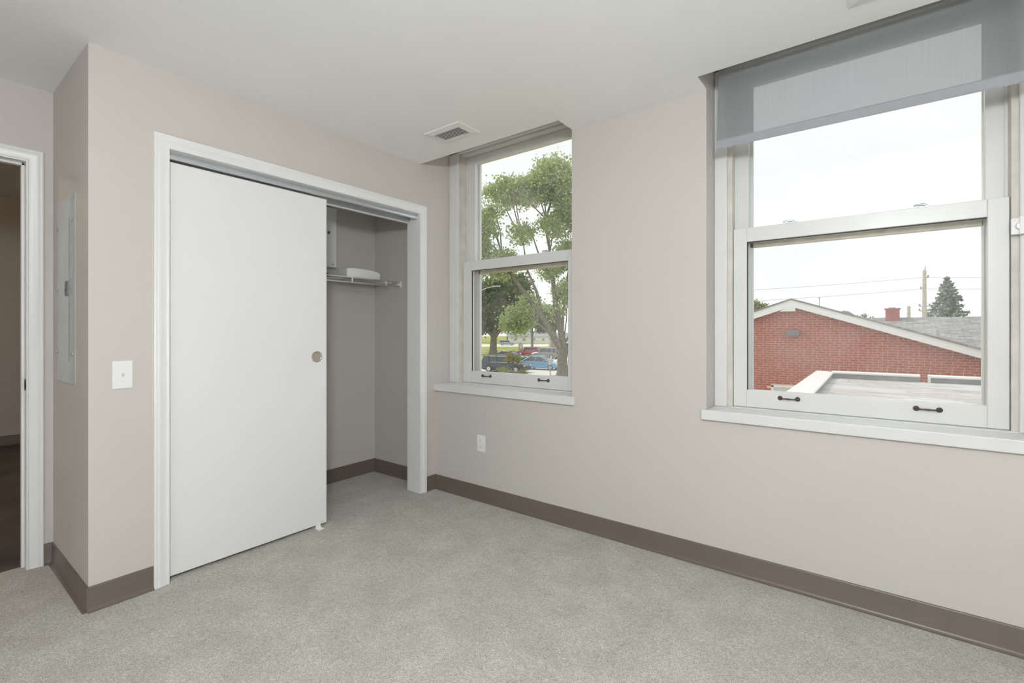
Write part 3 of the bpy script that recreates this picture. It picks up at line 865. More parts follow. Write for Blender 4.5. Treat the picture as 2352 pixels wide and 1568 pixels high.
# low-voltage enclosure on the back wall
s = empty('wiring_cabinet', (CBX, -0.60, 1.70)); tag(s, 'white steel wiring cabinet with a lock on the closet back wall', 'wiring cabinet')
b = MB(); b.box(0.0, 0.060, -0.19, 0.19, 0.0, 0.455); b.build('body', M['panelgrey'] if False else M['plastic'], s, bevel=0.002)
b = MB(); b.box(0.060, 0.068, -0.192, 0.192, -0.004, 0.459); dr = b.build('cabinet_door', M['plastic'], s, bevel=0.002)
b = MB(); b.lathe([(0.012, 0.068), (0.012, 0.071), (0.008, 0.072), (0.0006, 0.072)], (0, 0.125, 0.262), 'x', 16); lk = b.build('lock', M['latchgrey'], dr); lk['label'] = 'dark round lock'
b = MB(); b.lathe([(0.005, 0.068), (0.005, 0.0695), (0.0005, 0.07)], (0, 0.160, 0.020), 'x', 12); b.build('screw', M['latchgrey'], dr)

# loose cables on the shelf
cs = MB()
for k, (dz, dx) in enumerate(((0.0, 0.0), (0.008, 0.02), (0.016, -0.02))):
    cs.tube([(-0.52 + dx, -0.98, SZ + 0.006 + dz), (-0.50 + dx, -0.85, SZ + 0.022 + dz), (-0.48 + dx, -0.74, SZ + 0.034 + dz * 0.6), (-0.47 + dx, -0.655, SZ + 0.022 + dz * 0.3), (-0.47 + dx, -0.60, SZ + 0.0045)], 0.0035, 6)
o = cs.build('cable_bundle', M['cable'], None, smooth=True); tag(o, 'thin brown cables curling on the wire shelf', 'cable')

# ================================================================== OUTSIDE
GZ = -3.30
b = MB(); b.box(-260, 180, 0.9, 330, GZ - 0.3, GZ)
o = b.build('lawn', M['grass']); tag(o, 'yellow-green mown lawn around the parking lot', 'lawn', kind='structure')
def ground_patch(name, pts, z, m, label, cat):
    b = MB(); b.prism(pts, 'z', z - 0.04, z); o = b.build(name, m); tag(o, label, cat, kind='structure')
ground_patch('parking_lot', [(-70, 33.5), (-27.0, 33.5), (-22.0, 39.8), (-14, 41.0), (-8, 75), (-38, 78), (-44, 62), (-36.5, 48.5), (-70, 44)], GZ + 0.03, M['concrete'], 'pale concrete parking lot with the parked cars', 'parking lot')
# road runs across the view at the far side of the lawn
fx, fy = -math.sin(YAW), math.cos(YAW); rx, ry = math.cos(YAW), math.sin(YAW)
def fr(depth, lat): return (2.67 + fx * depth + rx * lat, -2.534 + fy * depth + ry * lat)
ground_patch('road', [fr(136, -90), fr(136, 60), fr(160, 60), fr(160, -90)], GZ + 0.03, M['concrete'], 'pale road strip beyond the lawn', 'road')


# ---------------------------------------------------------------- brick building
BW = 13.67
PKX, PKZ, SL = 0.762, 2.154, 0.345
EX0, EX1 = -4.9, 6.42
def rake(x): return PKZ - SL * abs(x - PKX)
bb = empty('brick_building', (PKX, BW, GZ)); tag(bb, 'red brick building with white gable boards and grey shingle roof', 'building')
def bl(mb, name, m, parent=None, **k):
    ob = mb.build(name, m, parent or bb, **k)
    if parent is None: ob.location = (-PKX, -BW, -GZ)
    return ob
b = MB()
b.prism([(EX0, GZ), (EX1, GZ), (EX1, rake(EX1) - 0.1), (PKX, PKZ - 0.1), (EX0, rake(EX0) - 0.1)], 'y', BW, BW + 16)
bl(b, 'wall', M['mortar'])
# roof slabs of the gable
for sgn in (-1, 1):
    xe = EX0 - 0.45 if sgn < 0 else EX1 + 0.45
    b = MB(); b.prism([(PKX, PKZ), (xe, rake(xe)), (xe, rake(xe) - 0.05), (PKX, PKZ - 0.05)], 'y', BW - 0.30, BW + 16); bl(b, 'roof', M['shingle'])
    # bargeboard: main board, and a thinner drip board above
    b = MB(); b.prism([(PKX, PKZ - 0.075), (xe, rake(xe) - 0.075), (xe, rake(xe) - 0.245), (PKX, PKZ - 0.245)], 'y', BW - 0.27, BW - 0.235)
    bl(b, 'bargeboard', M['fascia'])
    b = MB(); b.prism([(PKX, PKZ - 0.012), (xe, rake(xe) - 0.012), (xe, rake(xe) - 0.085), (PKX, PKZ - 0.085)], 'y', BW - 0.285, BW - 0.235)
    bl(b, 'drip_board', M['fascia'])
    b = MB(); b.prism([(PKX, PKZ - 0.10), (xe, rake(xe) - 0.10), (xe, rake(xe) - 0.125), (PKX, PKZ - 0.125)], 'y', BW - 0.24, BW); bl(b, 'soffit', M['soffit'])
b = MB(); b.prism([(PKX - 0.20, PKZ - 0.315), (PKX, PKZ - 0.20), (PKX + 0.10, PKZ - 0.20), (PKX + 0.10, PKZ - 0.375), (PKX - 0.30, PKZ - 0.375)], 'y', BW - 0.262, BW - 0.02); bl(b, 'peak_block', M['fascia'])  # white peak shape, partly a glass reflection built as a solid
# bricks
BHT, BLEN, HLEN = 0.0550, 0.1990, 0.0930
CW, CH = 0.2130, 0.0677
def brick_mesh(L):
    b = MB(); b.box(0, L, -0.007, 0.02, 0, BHT); ob = b.build('brick', M['brick'], bb); me = ob.data; bpy.data.objects.remove(ob); return me
me_s, me_h = brick_mesh(BLEN), brick_mesh(HLEN)
allb = []
rows = int((PKZ - GZ) / CH)
brng = random.Random(11)
WINX0, WINX1, WINZ1, WINZ0 = 0.213, 1.45, -0.44, -1.70
for r_ in range(rows):
    z = GZ + r_ * CH
    if r_ % 6 == 3: pat = [CW, CW / 2]
    else: pat = [CW]
    x = EX0 - (CW * 0.5 if r_ % 2 else 0.0) + brng.uniform(-0.012, 0.012)
    k = 0
    while x < EX1 - 0.1:
        w_ = pat[k % len(pat)]; k += 1
        L = BLEN if w_ > 0.15 else HLEN
        cx = x + L / 2
        if x > EX0 and z + BHT < rake(cx) - 0.13 and not (WINX0 - L < x < WINX1 and WINZ0 - BHT < z < WINZ1):
            allb.append((x, z, L))
        x += w_
def seen(bk):
    x, z, L = bk
    return -0.55 < x < 4.9 and z > (0.0 if x > 1.75 else -0.55) and z < rake(x) - 0.24
vis = sorted([q for q in allb if seen(q)], key=lambda q: (q[0] - 2.67) ** 2 + (q[1] - 1.2) ** 2 + 16.2 ** 2 - (0.5 * q[0] if q[0] > 0 else 0) * 20)
top300 = set(vis[:300])
for (x, z, L) in vis[:300]:
    ob = bpy.data.objects.new('brick', me_s if L > 0.15 else me_h); COL.objects.link(ob); ob.parent = bb
    ob.location = (x - PKX, brng.uniform(-0.002, 0.002), z - GZ)
b = MB()
for q in allb:
    if q in top300: continue
    x, z, L = q; j = brng.uniform(-0.002, 0.002)
    b.box(x, x + L, BW - 0.007 + j, BW + 0.02, z, z + BHT)
o = bl(b, 'brick_courses', M['brick']); o['kind'] = 'stuff'
# window in the gable wall
b = MB()
b.box(WINX0, WINX1, BW - 0.03, BW + 0.02, WINZ1 - 0.05, WINZ1); b.box(WINX0, WINX0 + 0.06, BW - 0.03, BW + 0.02, WINZ0, WINZ1); b.box(WINX1 - 0.06, WINX1, BW - 0.03, BW + 0.02, WINZ0, WINZ1)
b.box(WINX0, WINX1, BW - 0.05, BW + 0.02, WINZ0 - 0.04, WINZ0 + 0.03)
wf = bl(b, 'window', M['fascia'])
b = MB(); b.box(WINX0 + 0.06, WINX1 - 0.06, BW - 0.012, BW - 0.004, WINZ0, WINZ1 - 0.05); b.build('pane', M['soffit'], wf)
# plain grey box for a blurred grey patch, and roof mast
b = MB(); b.box(0.62, 0.97, BW - 0.16, BW - 0.0, 1.045, 1.235); wl = bl(b, 'grey_box', M['boxgrey'], bevel=0.015); wl['label'] = 'plain grey box on the gable'
b = MB(); b.tube([(1.403, BW + 0.5, 1.85), (1.40, BW + 0.5, 2.02), (1.395, BW + 0.5, 2.17)], 0.012, 8); b.lathe([(0.001, 2.165), (0.028, 2.18), (0.028, 2.20), (0.001, 2.215)], (1.395, BW + 0.5, 0), 'z', 10); bl(b, 'roof_mast', M['polegrey'])
b = MB(); b.tube([(1.9, BW + 0.3, 1.72), (2.0, BW + 0.3, 1.745), (2.1, BW + 0.3, 1.72), (2.25, BW + 0.3, 1.62)], [0.03, 0.045, 0.045, 0.03], 8); bl(b, 'roof_vent', M['houseroof'])
# rear wing roof with chimney
RY, RZ = 21.5, 1.73
b = MB()
sl2 = 0.338
b.prism([(RY, RZ), (RY - 6.3, RZ - 6.3 * sl2), (RY - 6.3, RZ - 6.3 * sl2 - 0.06), (RY, RZ - 0.06)], 'x', 2.0, 18.0)
b.prism([(RY, RZ), (RY + 6.3, RZ - 6.3 * sl2), (RY + 6.3, RZ - 6.3 * sl2 - 0.06), (RY, RZ - 0.06)], 'x', 2.0, 18.0)
bl(b, 'wing_roof', M['shingle'])
b = MB(); b.box(6.5, 17.6, RY - 5.7, RY + 5.7, GZ, RZ - 5.9 * sl2); bl(b, 'wing_wall', M['brickred'])
b = MB(); b.box(3.05, 3.48, 21.08, 21.52, 1.40, 2.04); ch = bl(b, 'chimney', M['brickred'])
b = MB(); b.box(3.02, 3.51, 21.05, 21.55, 2.04, 2.085); b.build('chimney_cap', M['brickred'], ch)
b = MB(); b.box(3.15, 3.36, 21.2, 21.4, 2.10, 2.12); b.tube([(3.18, 21.3, 2.08), (3.18, 21.3, 2.11)], 0.01, 6); b.tube([(3.33, 21.3, 2.08), (3.33, 21.3, 2.11)], 0.01, 6); b.build('flue_cap', M['flashing'], ch)
b = MB(); b.tube([(4.36, 18.5, 0.66), (4.36, 18.5, 1.24)], 0.075, 12); bl(b, 'vent_pipe', M['polegrey'])

# ---------------------------------------------------------------- flat-roofed annex
ax = empty('flat_roof_annex', (4.6, 4.9, GZ)); tag(ax, 'low annex with stained flat roof and white coped parapet', 'building')
def al(mb, name, m, **k):
    ob = mb.build(name, m, ax, **k); ob.location = (-4.6, -4.9, -GZ); return ob
b = MB(); b.box(1.74, 8.0, 0.36, 9.52, GZ, 0.205); al(b, 'walls', M['brickred'])
b = MB(); b.box(1.95, 7.8, 0.36, 9.42, 0.205, 0.222); al(b, 'roof_deck', M['deck'])
b = MB(); b.box(1.72, 1.98, 0.36, 9.52, 0.205, 0.325); al(b, 'parapet', M['flashing'])
b = MB(); b.prism([(1.69, 0.29), (1.69, 0.345), (1.74, 0.352), (1.985, 0.340), (2.005, 0.330), (2.005, 0.31), (1.72, 0.29)], 'y', 0.36, 9.56); al(b, 'coping', M['coping'])
for x0, x1 in ((1.98, 3.38), (3.515, 7.8)):
    b = MB(); b.box(x0, x1, 9.42, 9.52, 0.205, 0.325); al(b, 'parapet', M['flashing'])
    b = MB(); b.prism([(9.385, 0.315), (9.385, 0.345), (9.42, 0.372), (9.55, 0.362), (9.55, 0.315)], 'x', x0 - (0.0 if x0 < 2 else 0.02), x1); al(b, 'coping', M['coping'])
b = MB(); b.box(3.50, 3.53, 9.36, 9.55, 0.222, 0.365); al(b, 'coping_end', M['coping'])


# ---------------------------------------------------------------- trees
def leaf_mesh(name, centers, size, seed, m, parent, stretch=1.6, droop=0.0):
    r = np.random.default_rng(seed); n = len(centers)
    d = r.normal(size=(n, 3)); d[:, 2] -= droop; d /= np.linalg.norm(d, axis=1, keepdims=True)
    u = np.cross(d, r.normal(size=(n, 3))); u /= np.linalg.norm(u, axis=1, keepdims=True)
    sc = size * r.uniform(0.6, 1.25, size=(n, 1))
    a = d * sc * stretch * 0.5; c = u * sc * 0.5
    w = np.cross(d, u) * sc * 0.12
    V = np.stack([centers - a, centers + c + w, centers + a, centers - c + w], axis=1).reshape(-1, 3)
    me = bpy.data.meshes.new(name)
    me.vertices.add(4 * n); me.vertices.foreach_set('co', V.astype(np.float32).ravel())
    me.loops.add(4 * n); me.loops.foreach_set('vertex_index', np.arange(4 * n, dtype=np.int32))
    me.polygons.add(n); me.polygons.foreach_set('loop_start', np.arange(0, 4 * n, 4, dtype=np.int32))
    me.polygons.foreach_set('loop_total', np.full(n, 4, dtype=np.int32))
    me.materials.append(m); me.update(calc_edges=True)
    o = bpy.data.objects.new(name, me); COL.objects.link(o); o.parent = parent; o['kind'] = 'stuff'
    return o

def crown_points(blobs, density, seed, sigma=0.55, per=38):
    """leaf positions in clusters spread through ellipsoid blobs (x,y,z,rx,ry,rz,weight)"""
    r = np.random.default_rng(seed); out = []
    for (x, y, z, a, bb_, c, wgt) in blobs:
        nc = max(3, int(density * wgt * (a * bb_ * c) ** (2 / 3)))
        p = r.normal(size=(nc, 3)); p /= np.linalg.norm(p, axis=1, keepdims=True)
        p *= r.uniform(0.15, 1.0, size=(nc, 1)) ** 0.45
        p = p * np.array([a, bb_, c]) + np.array([x, y, z])
        q = np.repeat(p, per, axis=0) + r.normal(size=(nc * per, 3)) * sigma * np.array([1, 1, 0.7])
        out.append(q)
    return np.concatenate(out)

def lift(b_):
    return [(x, y, z if z < 10 else 10 + (z - 10) * 1.33, a, c, h, w) for (x, y, z, a, c, h, w) in b_]

def tree(name, label, base, limbs, blobs, leaf, leafsize, density, seed, sigma=0.55, per=38, group=None, twigs=True, rz=YAW):
    t = empty(name, (base[0], base[1], GZ), rz); tag(t, label, 'tree', group)
    b = MB()
    for pts, rad in limbs: b.tube(pts, rad, 9)
    r = random.Random(seed)
    if twigs:
        ends = [pts[k] for pts, _ in limbs for k in range(max(1, len(pts) // 2), len(pts))]
        for (x, y, z, a, bb_, c, w_) in blobs:
            e = min(ends, key=lambda p: (p[0] - x) ** 2 + (p[1] - y) ** 2 + (p[2] - z) ** 2 * 0.5 + (0 if p[2] < z else 20))
            for k in range(3):
                tx, ty, tz = x + r.uniform(-.6, .6) * a, y + r.uniform(-.6, .6) * bb_, z + r.uniform(-.2, .8) * c
                m_ = ((e[0] + tx) / 2 + r.uniform(-.3, .3), (e[1] + ty) / 2 + r.uniform(-.3, .3), (e[2] + tz) / 2 + 0.2)
                b.tube([e, m_, (tx, ty, tz)], [0.09, 0.055, 0.02], 5)
    shade_auto(b.build('trunk', M['bark'], t), 1.2)
    leaf_mesh('foliage', crown_points(blobs, density, seed, sigma, per), leafsize, seed, leaf, t)
    return t

# big maple beside the parking lot: local x = sideways, y = away, z = up
tree('maple_tree', 'large maple with a forked trunk at the edge of the parking lot', (-22.4, 38.9),
     [([(0, 0, -0.1), (-0.05, 0, 0.4), (-0.1, 0, 1.4), (0, 0, 2.9)], [0.80, 0.60, 0.50, 0.52]),
      ([(-0.15, 0, 2.6), (-1.0, 0.1, 4.0), (-2.1, 0.2, 5.9), (-3.6, 0.1, 8.0), (-5.0, 0, 9.9), (-6.2, 0.2, 12.2)], [0.38, 0.34, 0.28, 0.22, 0.16, 0.07]),
      ([(-2.1, 0.2, 5.9), (-2.6, 0.6, 8.4), (-3.6, 0.8, 10.8), (-4.0, 1, 13.5)], [0.20, 0.16, 0.10, 0.05]),
      ([(0.1, 0, 2.6), (-0.3, 0.2, 5.2), (-0.75, 0.3, 7.4), (-1.0, 0.3, 9.8), (-1.3, 0.5, 12.5), (-1.7, 0.4, 16.0)], [0.36, 0.30, 0.26, 0.21, 0.15, 0.06]),
      ([(-0.75, 0.3, 7.4), (0.4, 0.3, 9.4), (0.9, 0.2, 12.0), (1.5, 0, 15.0)], [0.20, 0.15, 0.11, 0.05]),
      ([(-1.0, 0.1, 4.0), (-3.4, -0.6, 5.9), (-5.2, -0.8, 6.4)], [0.14, 0.10, 0.04]),
      ([(-1.0, 0.3, 9.8), (-2.3, 0.0, 11.8), (-3.2, -0.3, 14.4)], [0.15, 0.10, 0.05])],
     lift([(-4.6, -0.6, 5.6, 1.5, 1.6, 1.5, 1.2), (-3.4, 0.4, 7.2, 1.2, 1.4, 1.0, 0.7), (-6.3, 0, 11.0, 1.7, 2.0, 1.6, 1.0), (-7.6, 0, 14.2, 1.4, 1.8, 1.8, 1.0),
      (-4.0, 0, 13.2, 1.6, 2.0, 1.0, 0.5), (-6.0, 0.5, 16.5, 1.9, 2.0, 1.5, 0.9), (-3.2, 0.3, 16.5, 2.2, 2.2, 1.6, 1.1), (-1.0, 0, 17.4, 2.2, 2.4, 2.2, 1.3), (1.0, 0, 15.2, 2.0, 2.2, 1.8, 1.2),
      (-1.0, 0, 13.8, 1.4, 2.0, 1.2, 0.7), (0.8, 0, 11.6, 1.5, 1.8, 1.6, 1.1), (-1.4, 0.2, 10.6, 1.2, 1.5, 1.2, 0.8), (0.4, 0, 8.4, 1.3, 1.4, 1.2, 1.0), (-0.6, 0.3, 6.4, 0.9, 1.2, 0.9, 0.5), (3.2, 0, 13.5, 2.4, 2.4, 4.0, 1.0), (3.6, 0.4, 8.4, 2.0, 2.0, 2.0, 0.8), (-9.2, 0.5, 12.0, 1.6, 2.0, 3.0, 0.9)]),
     M['leaf_a'], 0.20, 16, 21, sigma=0.42, per=52)
tree('oak_tree', 'dark broad tree standing on the lawn behind the black car', (-56.4, 68.9),
     [([(0, 0, -0.1), (0.0, 0, 1.0), (0.1, 0, 3.0), (0.4, 0, 6.5), (0.3, 0, 11.0)], [1.0, 0.72, 0.62, 0.5, 0.2]),
      ([(0.1, 0, 3.0), (1.8, 0, 5.4), (3.6, 0, 8.0)], [0.4, 0.3, 0.12]), ([(0.2, 0, 3.4), (-2.2, 0, 6.0), (-4.0, 0, 8.5)], [0.4, 0.3, 0.12])],
     [(0.4, 0, 8.6, 3.2, 3.2, 2.6, 1.5), (3.6, 0, 9.6, 2.6, 2.6, 2.6, 1.2), (-3.6, 0, 8.2, 2.8, 3, 2.6, 1.2), (3.0, -1, 6.4, 2.0, 2.2, 1.4, 1.0), (-2.8, 0, 5.6, 2.0, 2.2, 1.2, 1.0), (0.6, 0, 12.2, 3.4, 3.4, 2.0, 1.3), (4.6, 0, 13.0, 2.6, 3, 2.2, 1.0), (-4.2, 0, 12.6, 2.6, 3, 2.2, 1.0)],
     M['leaf_b'], 0.48, 9.5, 33, sigma=0.7, per=40)
tree('pine_tree', 'slim spreading pine on the far lawn near the road', (-67.0, 97.4),
     [([(0, 0, -0.1), (0, 0, 3.0), (0.1, 0, 9.0)], [0.34, 0.28, 0.1]), ([(0, 0, 4.2), (3.2, 0, 4.6)], [0.12, 0.05]), ([(0, 0, 4.4), (-3.4, 0, 4.8)], [0.12, 0.05])],
     [(3.4, 0, 5.0, 2.2, 1.6, 0.5, 1.2), (-3.4, 0, 5.2, 2.2, 1.6, 0.5, 1.2), (0, 0, 6.6, 3.2, 2.0, 0.8, 1.2), (0.5, 0, 8.4, 2.4, 1.6, 0.8, 1.1), (0, 0, 10.0, 1.4, 1.2, 0.8, 1.0)],
     M['leaf_b'], 0.40, 16, 41, sigma=0.5, per=34)
# distant row beyond the road
for k, (dp, lt, hh, lf) in enumerate(((186, -18, 13, 'leaf_b'), (212, -2, 17, 'leaf_a'), (222, 17, 18, 'leaf_b'), (188, 32, 15, 'leaf_a'))):
    x_, y_ = fr(dp, lt)
    tree('roadside_tree', ['small dark roadside tree far beyond the road, left of the white house', 'tall light green tree rising behind the white house', 'tall dark tree far beyond the forked maple', 'light green tree far off beside the grey garage'][k], (x_, y_),
         [([(0, 0, -0.1), (0, 0, 3.5), (0.2, 0, hh * 0.7)], [0.5, 0.4, 0.15])],
         [(0, 0, hh * 0.62, 5.0, 4.0, hh * 0.30, 1.0), (2.5, 0, hh * 0.45, 3.5, 3.0, hh * 0.18, 1.0), (-2.5, 0, hh * 0.45, 3.5, 3, hh * 0.18, 1.0)],
         M[lf], 0.9, 5, 50 + k, sigma=0.9, per=26, group='trees beyond the road')
# young ornamental tree and the shrubs at its foot, in front of the black car
x_, y_ = (-26.7, 36.2)
tree('ornamental_tree', 'young ornamental tree with russet green leaves before the black car', (x_, y_),
     [([(0, 0, -0.05), (0.05, 0, 0.7), (0.0, 0, 1.3)], [0.07, 0.055, 0.04])],
     [(0, 0, 1.75, 0.75, 0.7, 0.45, 2.2), (-0.5, 0, 2.0, 0.55, 0.5, 0.25, 1.6), (0.35, 0, 1.45, 0.4, 0.4, 0.35, 1.4)],
     M['leaf_r'], 0.10, 22, 61, sigma=0.16, per=34)
for k, (dx, dy, sz, lf) in enumerate(((-0.6, -0.2, 0.75, 'leaf_c'), (0.55, 0.0, 0.62, 'leaf_r'))):
    sb = empty('shrub', (x_ + rx * dx * 1.6 - fx * 0.3, y_ + ry * dx * 1.6 - fy * 0.3, GZ)); tag(sb, ['pale green rounded shrub at the foot of the ornamental tree', 'russet low shrub at the foot of the ornamental tree'][k], 'shrub')
    bbm = MB(); bbm.tube([(0, 0, -0.02), (0.05, 0, 0.25)], [0.03, 0.02], 6); bbm.tube([(0, 0, -0.02), (-0.1, 0, 0.25)], [0.03, 0.02], 6); bbm.build('stem', M['bark'], sb)
    leaf_mesh('foliage', crown_points([(0, 0, sz * 0.5, sz, sz, sz * 0.45, 3)], 26, 70 + k, 0.13, 26), 0.10, 80 + k, M[lf], sb)

# spruce: tiers of drooping boughs
def spruce(base, h, r0, seed, label):
    t = empty('spruce_tree', (base[0], base[1], GZ)); tag(t, label, 'tree')
    b = MB(); b.tube([(0, 0, -0.1), (0, 0, h * 0.5), (0, 0, h)], [0.28, 0.17, 0.02], 8)
    r = np.random.default_rng(seed); pts = []
    tiers = 30
    for i in range(tiers):
        f = i / (tiers - 1); z = h * (0.12 + 0.86 * f); R = r0 * (1 - f) ** 0.85 + 0.10
        nb = int(13 - 7 * f)
        for k in range(nb):
            a = 2 * PI * (k + r.uniform(-.3, .3)) / nb + i * 0.7
            L = R * r.uniform(0.72, 1.12)
            if i % 2 == 0 and k % 2 == 0: b.tube([(0, 0, z), (math.cos(a) * L * 0.6, math.sin(a) * L * 0.6, z - 0.10 * L)], [0.03, 0.012], 4)
            m_ = int(10 + 40 * L / r0)
            s_ = r.uniform(0.1, 1.0, m_) ** 0.7 * L
            w_ = r.normal(size=m_) * 0.10 * (0.4 + s_ / L * 0.6)
            pts.append(np.stack([math.cos(a) * s_ - math.sin(a) * w_, math.sin(a) * s_ + math.cos(a) * w_, z - 0.16 * s_ + 0.07 * (s_ / L) ** 3 * L + r.normal(size=m_) * 0.05], axis=1))
    b.build('trunk', M['bark'], t)
    leaf_mesh('foliage', np.concatenate(pts), 0.24, seed, M['needle'], t, stretch=1.5)
spruce((8.6, 62.3), 10.0, 3.4, 91, 'blue-green spruce rising behind the brick building')
x_, y_ = (-9.4, 64.0)
tree('backyard_tree', 'leafy pale green tree showing above the gable edge', (x_, y_), [([(0, 0, -0.1), (0, 0, 3.5), (0.2, 0, 6.0)], [0.3, 0.24, 0.1])],
     [(0, 0, 7.0, 1.5, 1.5, 1.1, 1.4), (-1.3, 0, 6.4, 1.3, 1.3, 1.1, 1.2), (1.2, 0, 6.1, 1.0, 1.2, 0.8, 1.2), (0, 0, 4.8, 1.9, 1.8, 1.0, 1.0)], M['leaf_c'], 0.24, 18, 95, sigma=0.32, per=30)
tree('backyard_tree', 'small grey-green tree top behind the gable roof slope', (1.7, 72.1), [([(0, 0, -0.1), (0, 0, 4.0), (0.2, 0, 6.6)], [0.25, 0.2, 0.08])],
     [(0, 0, 6.35, 0.6, 0.8, 0.35, 1.0), (0.6, 0, 5.8, 0.6, 0.8, 0.4, 0.9), (0, 0, 4.8, 1.2, 1.2, 0.8, 1.0)], M['needle'], 0.20, 16, 97, sigma=0.2, per=26)

# ---------------------------------------------------------------- utility poles, wires, street lamp
p1 = empty('utility_pole', (6.1, 50.4, GZ)); tag(p1, 'tall wooden utility pole beside the spruce', 'utility pole')
b = MB(); b.tube([(0, 0, -0.2), (0, 0, 5), (0, 0, 9.64)], [0.20, 0.17, 0.13], 10); b.build('pole', M['polegrey'], p1)
for dz, dx in ((9.0, 0.14), (8.05, -0.14), (6.6, 0.2), (6.2, 0.2), (6.2, -0.2), (6.6, -0.2)):
    b = MB(); b.tube([(0, 0, dz), (dx * 1.6, -0.05, dz)], 0.03, 6); b.lathe([(0.03, 0), (0.06, 0.05), (0.06, 0.16), (0.03, 0.20)], (dx * 1.6, -0.05, dz), 'z', 8); b.build('insulator', M['flashing'], p1)
b = MB(); b.tube([(0.02, 0, 9.6), (0.05, 0, 9.95)], 0.03, 6); b.build('top_pin', M['flashing'], p1)
p2 = empty('utility_pole', (4.45, 36.5, GZ)); tag(p2, 'short thin pole sticking up behind the shingle roof', 'utility pole')
b = MB(); b.tube([(0, 0, -0.2), (0, 0, 6.07)], [0.13, 0.09], 8); b.build('pole', M['polegrey'], p2)
b = MB(); b.tube([(-0.35, 0, 4.95), (0.0, 0, 5.0)], 0.02, 6); b.build('bracket', M['polegrey'], p2)
for k, (q0, q1, sag, lab) in enumerate((((5.95, 50.3, 5.72), (-12.2, 36.45, 4.25), 0.15, 'upper overhead wire strung from the utility pole across the gable'), ((5.95, 50.3, 4.75), (-12.2, 36.45, 3.35), 0.15, 'lower overhead wire strung from the utility pole across the gable'),
                                        ((6.3, 50.55, 5.72), (34, 71.0, 6.6), 0.3, 'upper overhead wire passing behind the spruce'), ((6.3, 50.55, 4.75), (34, 71.0, 5.5), 0.3, 'lower overhead wire passing behind the spruce'))):
    b = MB(); pts = []
    for i in range(13):
        t = i / 12; pts.append((q0[0] + (q1[0] - q0[0]) * t, q0[1] + (q1[1] - q0[1]) * t, q0[2] + (q1[2] - q0[2]) * t - sag * 4 * t * (1 - t)))
    b.tube(pts, 0.016, 5); o = b.build('overhead_wire', M['wirelight']); tag(o, lab, 'wire', 'overhead wires')
p3 = empty('utility_pole', (-12.4, 36.3, GZ)); tag(p3, 'wooden utility pole that carries the far ends of the overhead wires', 'utility pole')
b = MB(); b.tube([(0, 0, -0.2), (0, 0, 8.2)], [0.18, 0.13], 10); b.build('pole', M['polegrey'], p3)
lp = empty('street_lamp', (-38.1, 41.8, GZ)); tag(lp, 'street lamp with a pale curved arm before the dark tree', 'street lamp')
b = MB(); b.tube([(0, 0, -0.1), (0, 0, 5.0), (0, 0, 8.9)], [0.11, 0.09, 0.07], 10); b.build('pole', M['housewhite'], lp)
b = MB(); b.tube([(0, 0, 8.9), (0.9, 0.7, 9.45), (1.9, 1.45, 9.95), (2.6, 2.0, 10.15)], [0.06, 0.05, 0.045, 0.04], 8); b.build('arm', M['housewhite'], lp)
b = MB(); b.loft([[(2.5, 1.85, 10.1), (2.42, 1.98, 10.1), (2.42, 1.98, 10.22), (2.5, 1.85, 10.22)], [(3.3, 2.45, 10.15), (3.15, 2.66, 10.15), (3.15, 2.66, 10.26), (3.3, 2.45, 10.26)]]); b.build('lamp_head', M['housewhite'], lp)

# bin / planter on a post by the maple, and the stone marker on the lawn
pb = empty('litter_bin', (-23.3, 37.9, GZ)); tag(pb, 'grey tapered bin on a thin post by the maple trunk', 'bin')
b = MB(); b.tube([(0, 0, -0.1), (0, 0, 1.10)], 0.05, 8); b.build('post', M['flashing'], pb)
b = MB(); b.lathe([(0.12, 1.08), (0.20, 1.62), (0.24, 1.64), (0.24, 1.70), (0.18, 1.72), (0.001, 1.72)], (0, 0, 0), 'z', 16); b.build('bin', M['soffit'], pb)
x_, y_ = fr(110, 2.0)
mk = empty('stone_marker', (x_, y_, GZ), YAW); tag(mk, 'dark round-topped marker sign on the lawn', 'sign')
b = MB(); n = 12
out_ = [(-0.5, 0), (0.5, 0), (0.5, 1.2)] + [(0.5 * math.cos(PI * k / n), 1.2 + 0.55 * math.sin(PI * k / n)) for k in range(1, n)] + [(-0.5, 1.2)]
b.prism(out_, 'y', -0.1, 0.1); b.build('slab', M['housegrey'], mk)
b = MB(); b.prism([(p[0] * 0.62, 0.45 + (p[1] - 0.0) * 0.62) for p in out_], 'y', -0.13, -0.1); b.build('face', M['soffit'], mk)

# distant white house and grey garage
x_, y_ = fr(172, 6.0)
hs = empty('white_house', (x_, y_, GZ), YAW); tag(hs, 'long white house far beyond the road', 'building')
b = MB(); b.box(-7.5, 8.0, 0, 8, 0, 2.5); b.build('wall', M['housewhite'], hs)
b = MB(); b.prism([(-0.5, 2.5), (8.5, 2.5), (4, 4.3)], 'x', -8.0, 8.5); b.build('roof', M['houseroof'], hs)
for wx in (-5.5, -2.2, 1.4, 4.8):
    b = MB(); b.box(wx, wx + 1.1, -0.06, 0.02, 0.9, 2.0); f = b.build('window', M['housewhite'], hs)
    b = MB(); b.box(wx + 0.08, wx + 1.02, -0.09, -0.06, 0.98, 1.92); b.build('pane', M['housegrey'], f)
x_, y_ = fr(130, 14.8)
hs = empty('grey_garage', (x_, y_, GZ), YAW); tag(hs, 'plain grey-brown garage behind the maple trunk', 'building')
b = MB(); b.box(-4.2, 4.5, 0, 7, 0, 2.55); b.build('wall', M['housegrey'], hs)
b = MB(); b.prism([(-0.3, 2.55), (7.3, 2.55), (3.5, 4.0)], 'x', -4.5, 4.8); b.build('roof', M['houseroof'], hs)
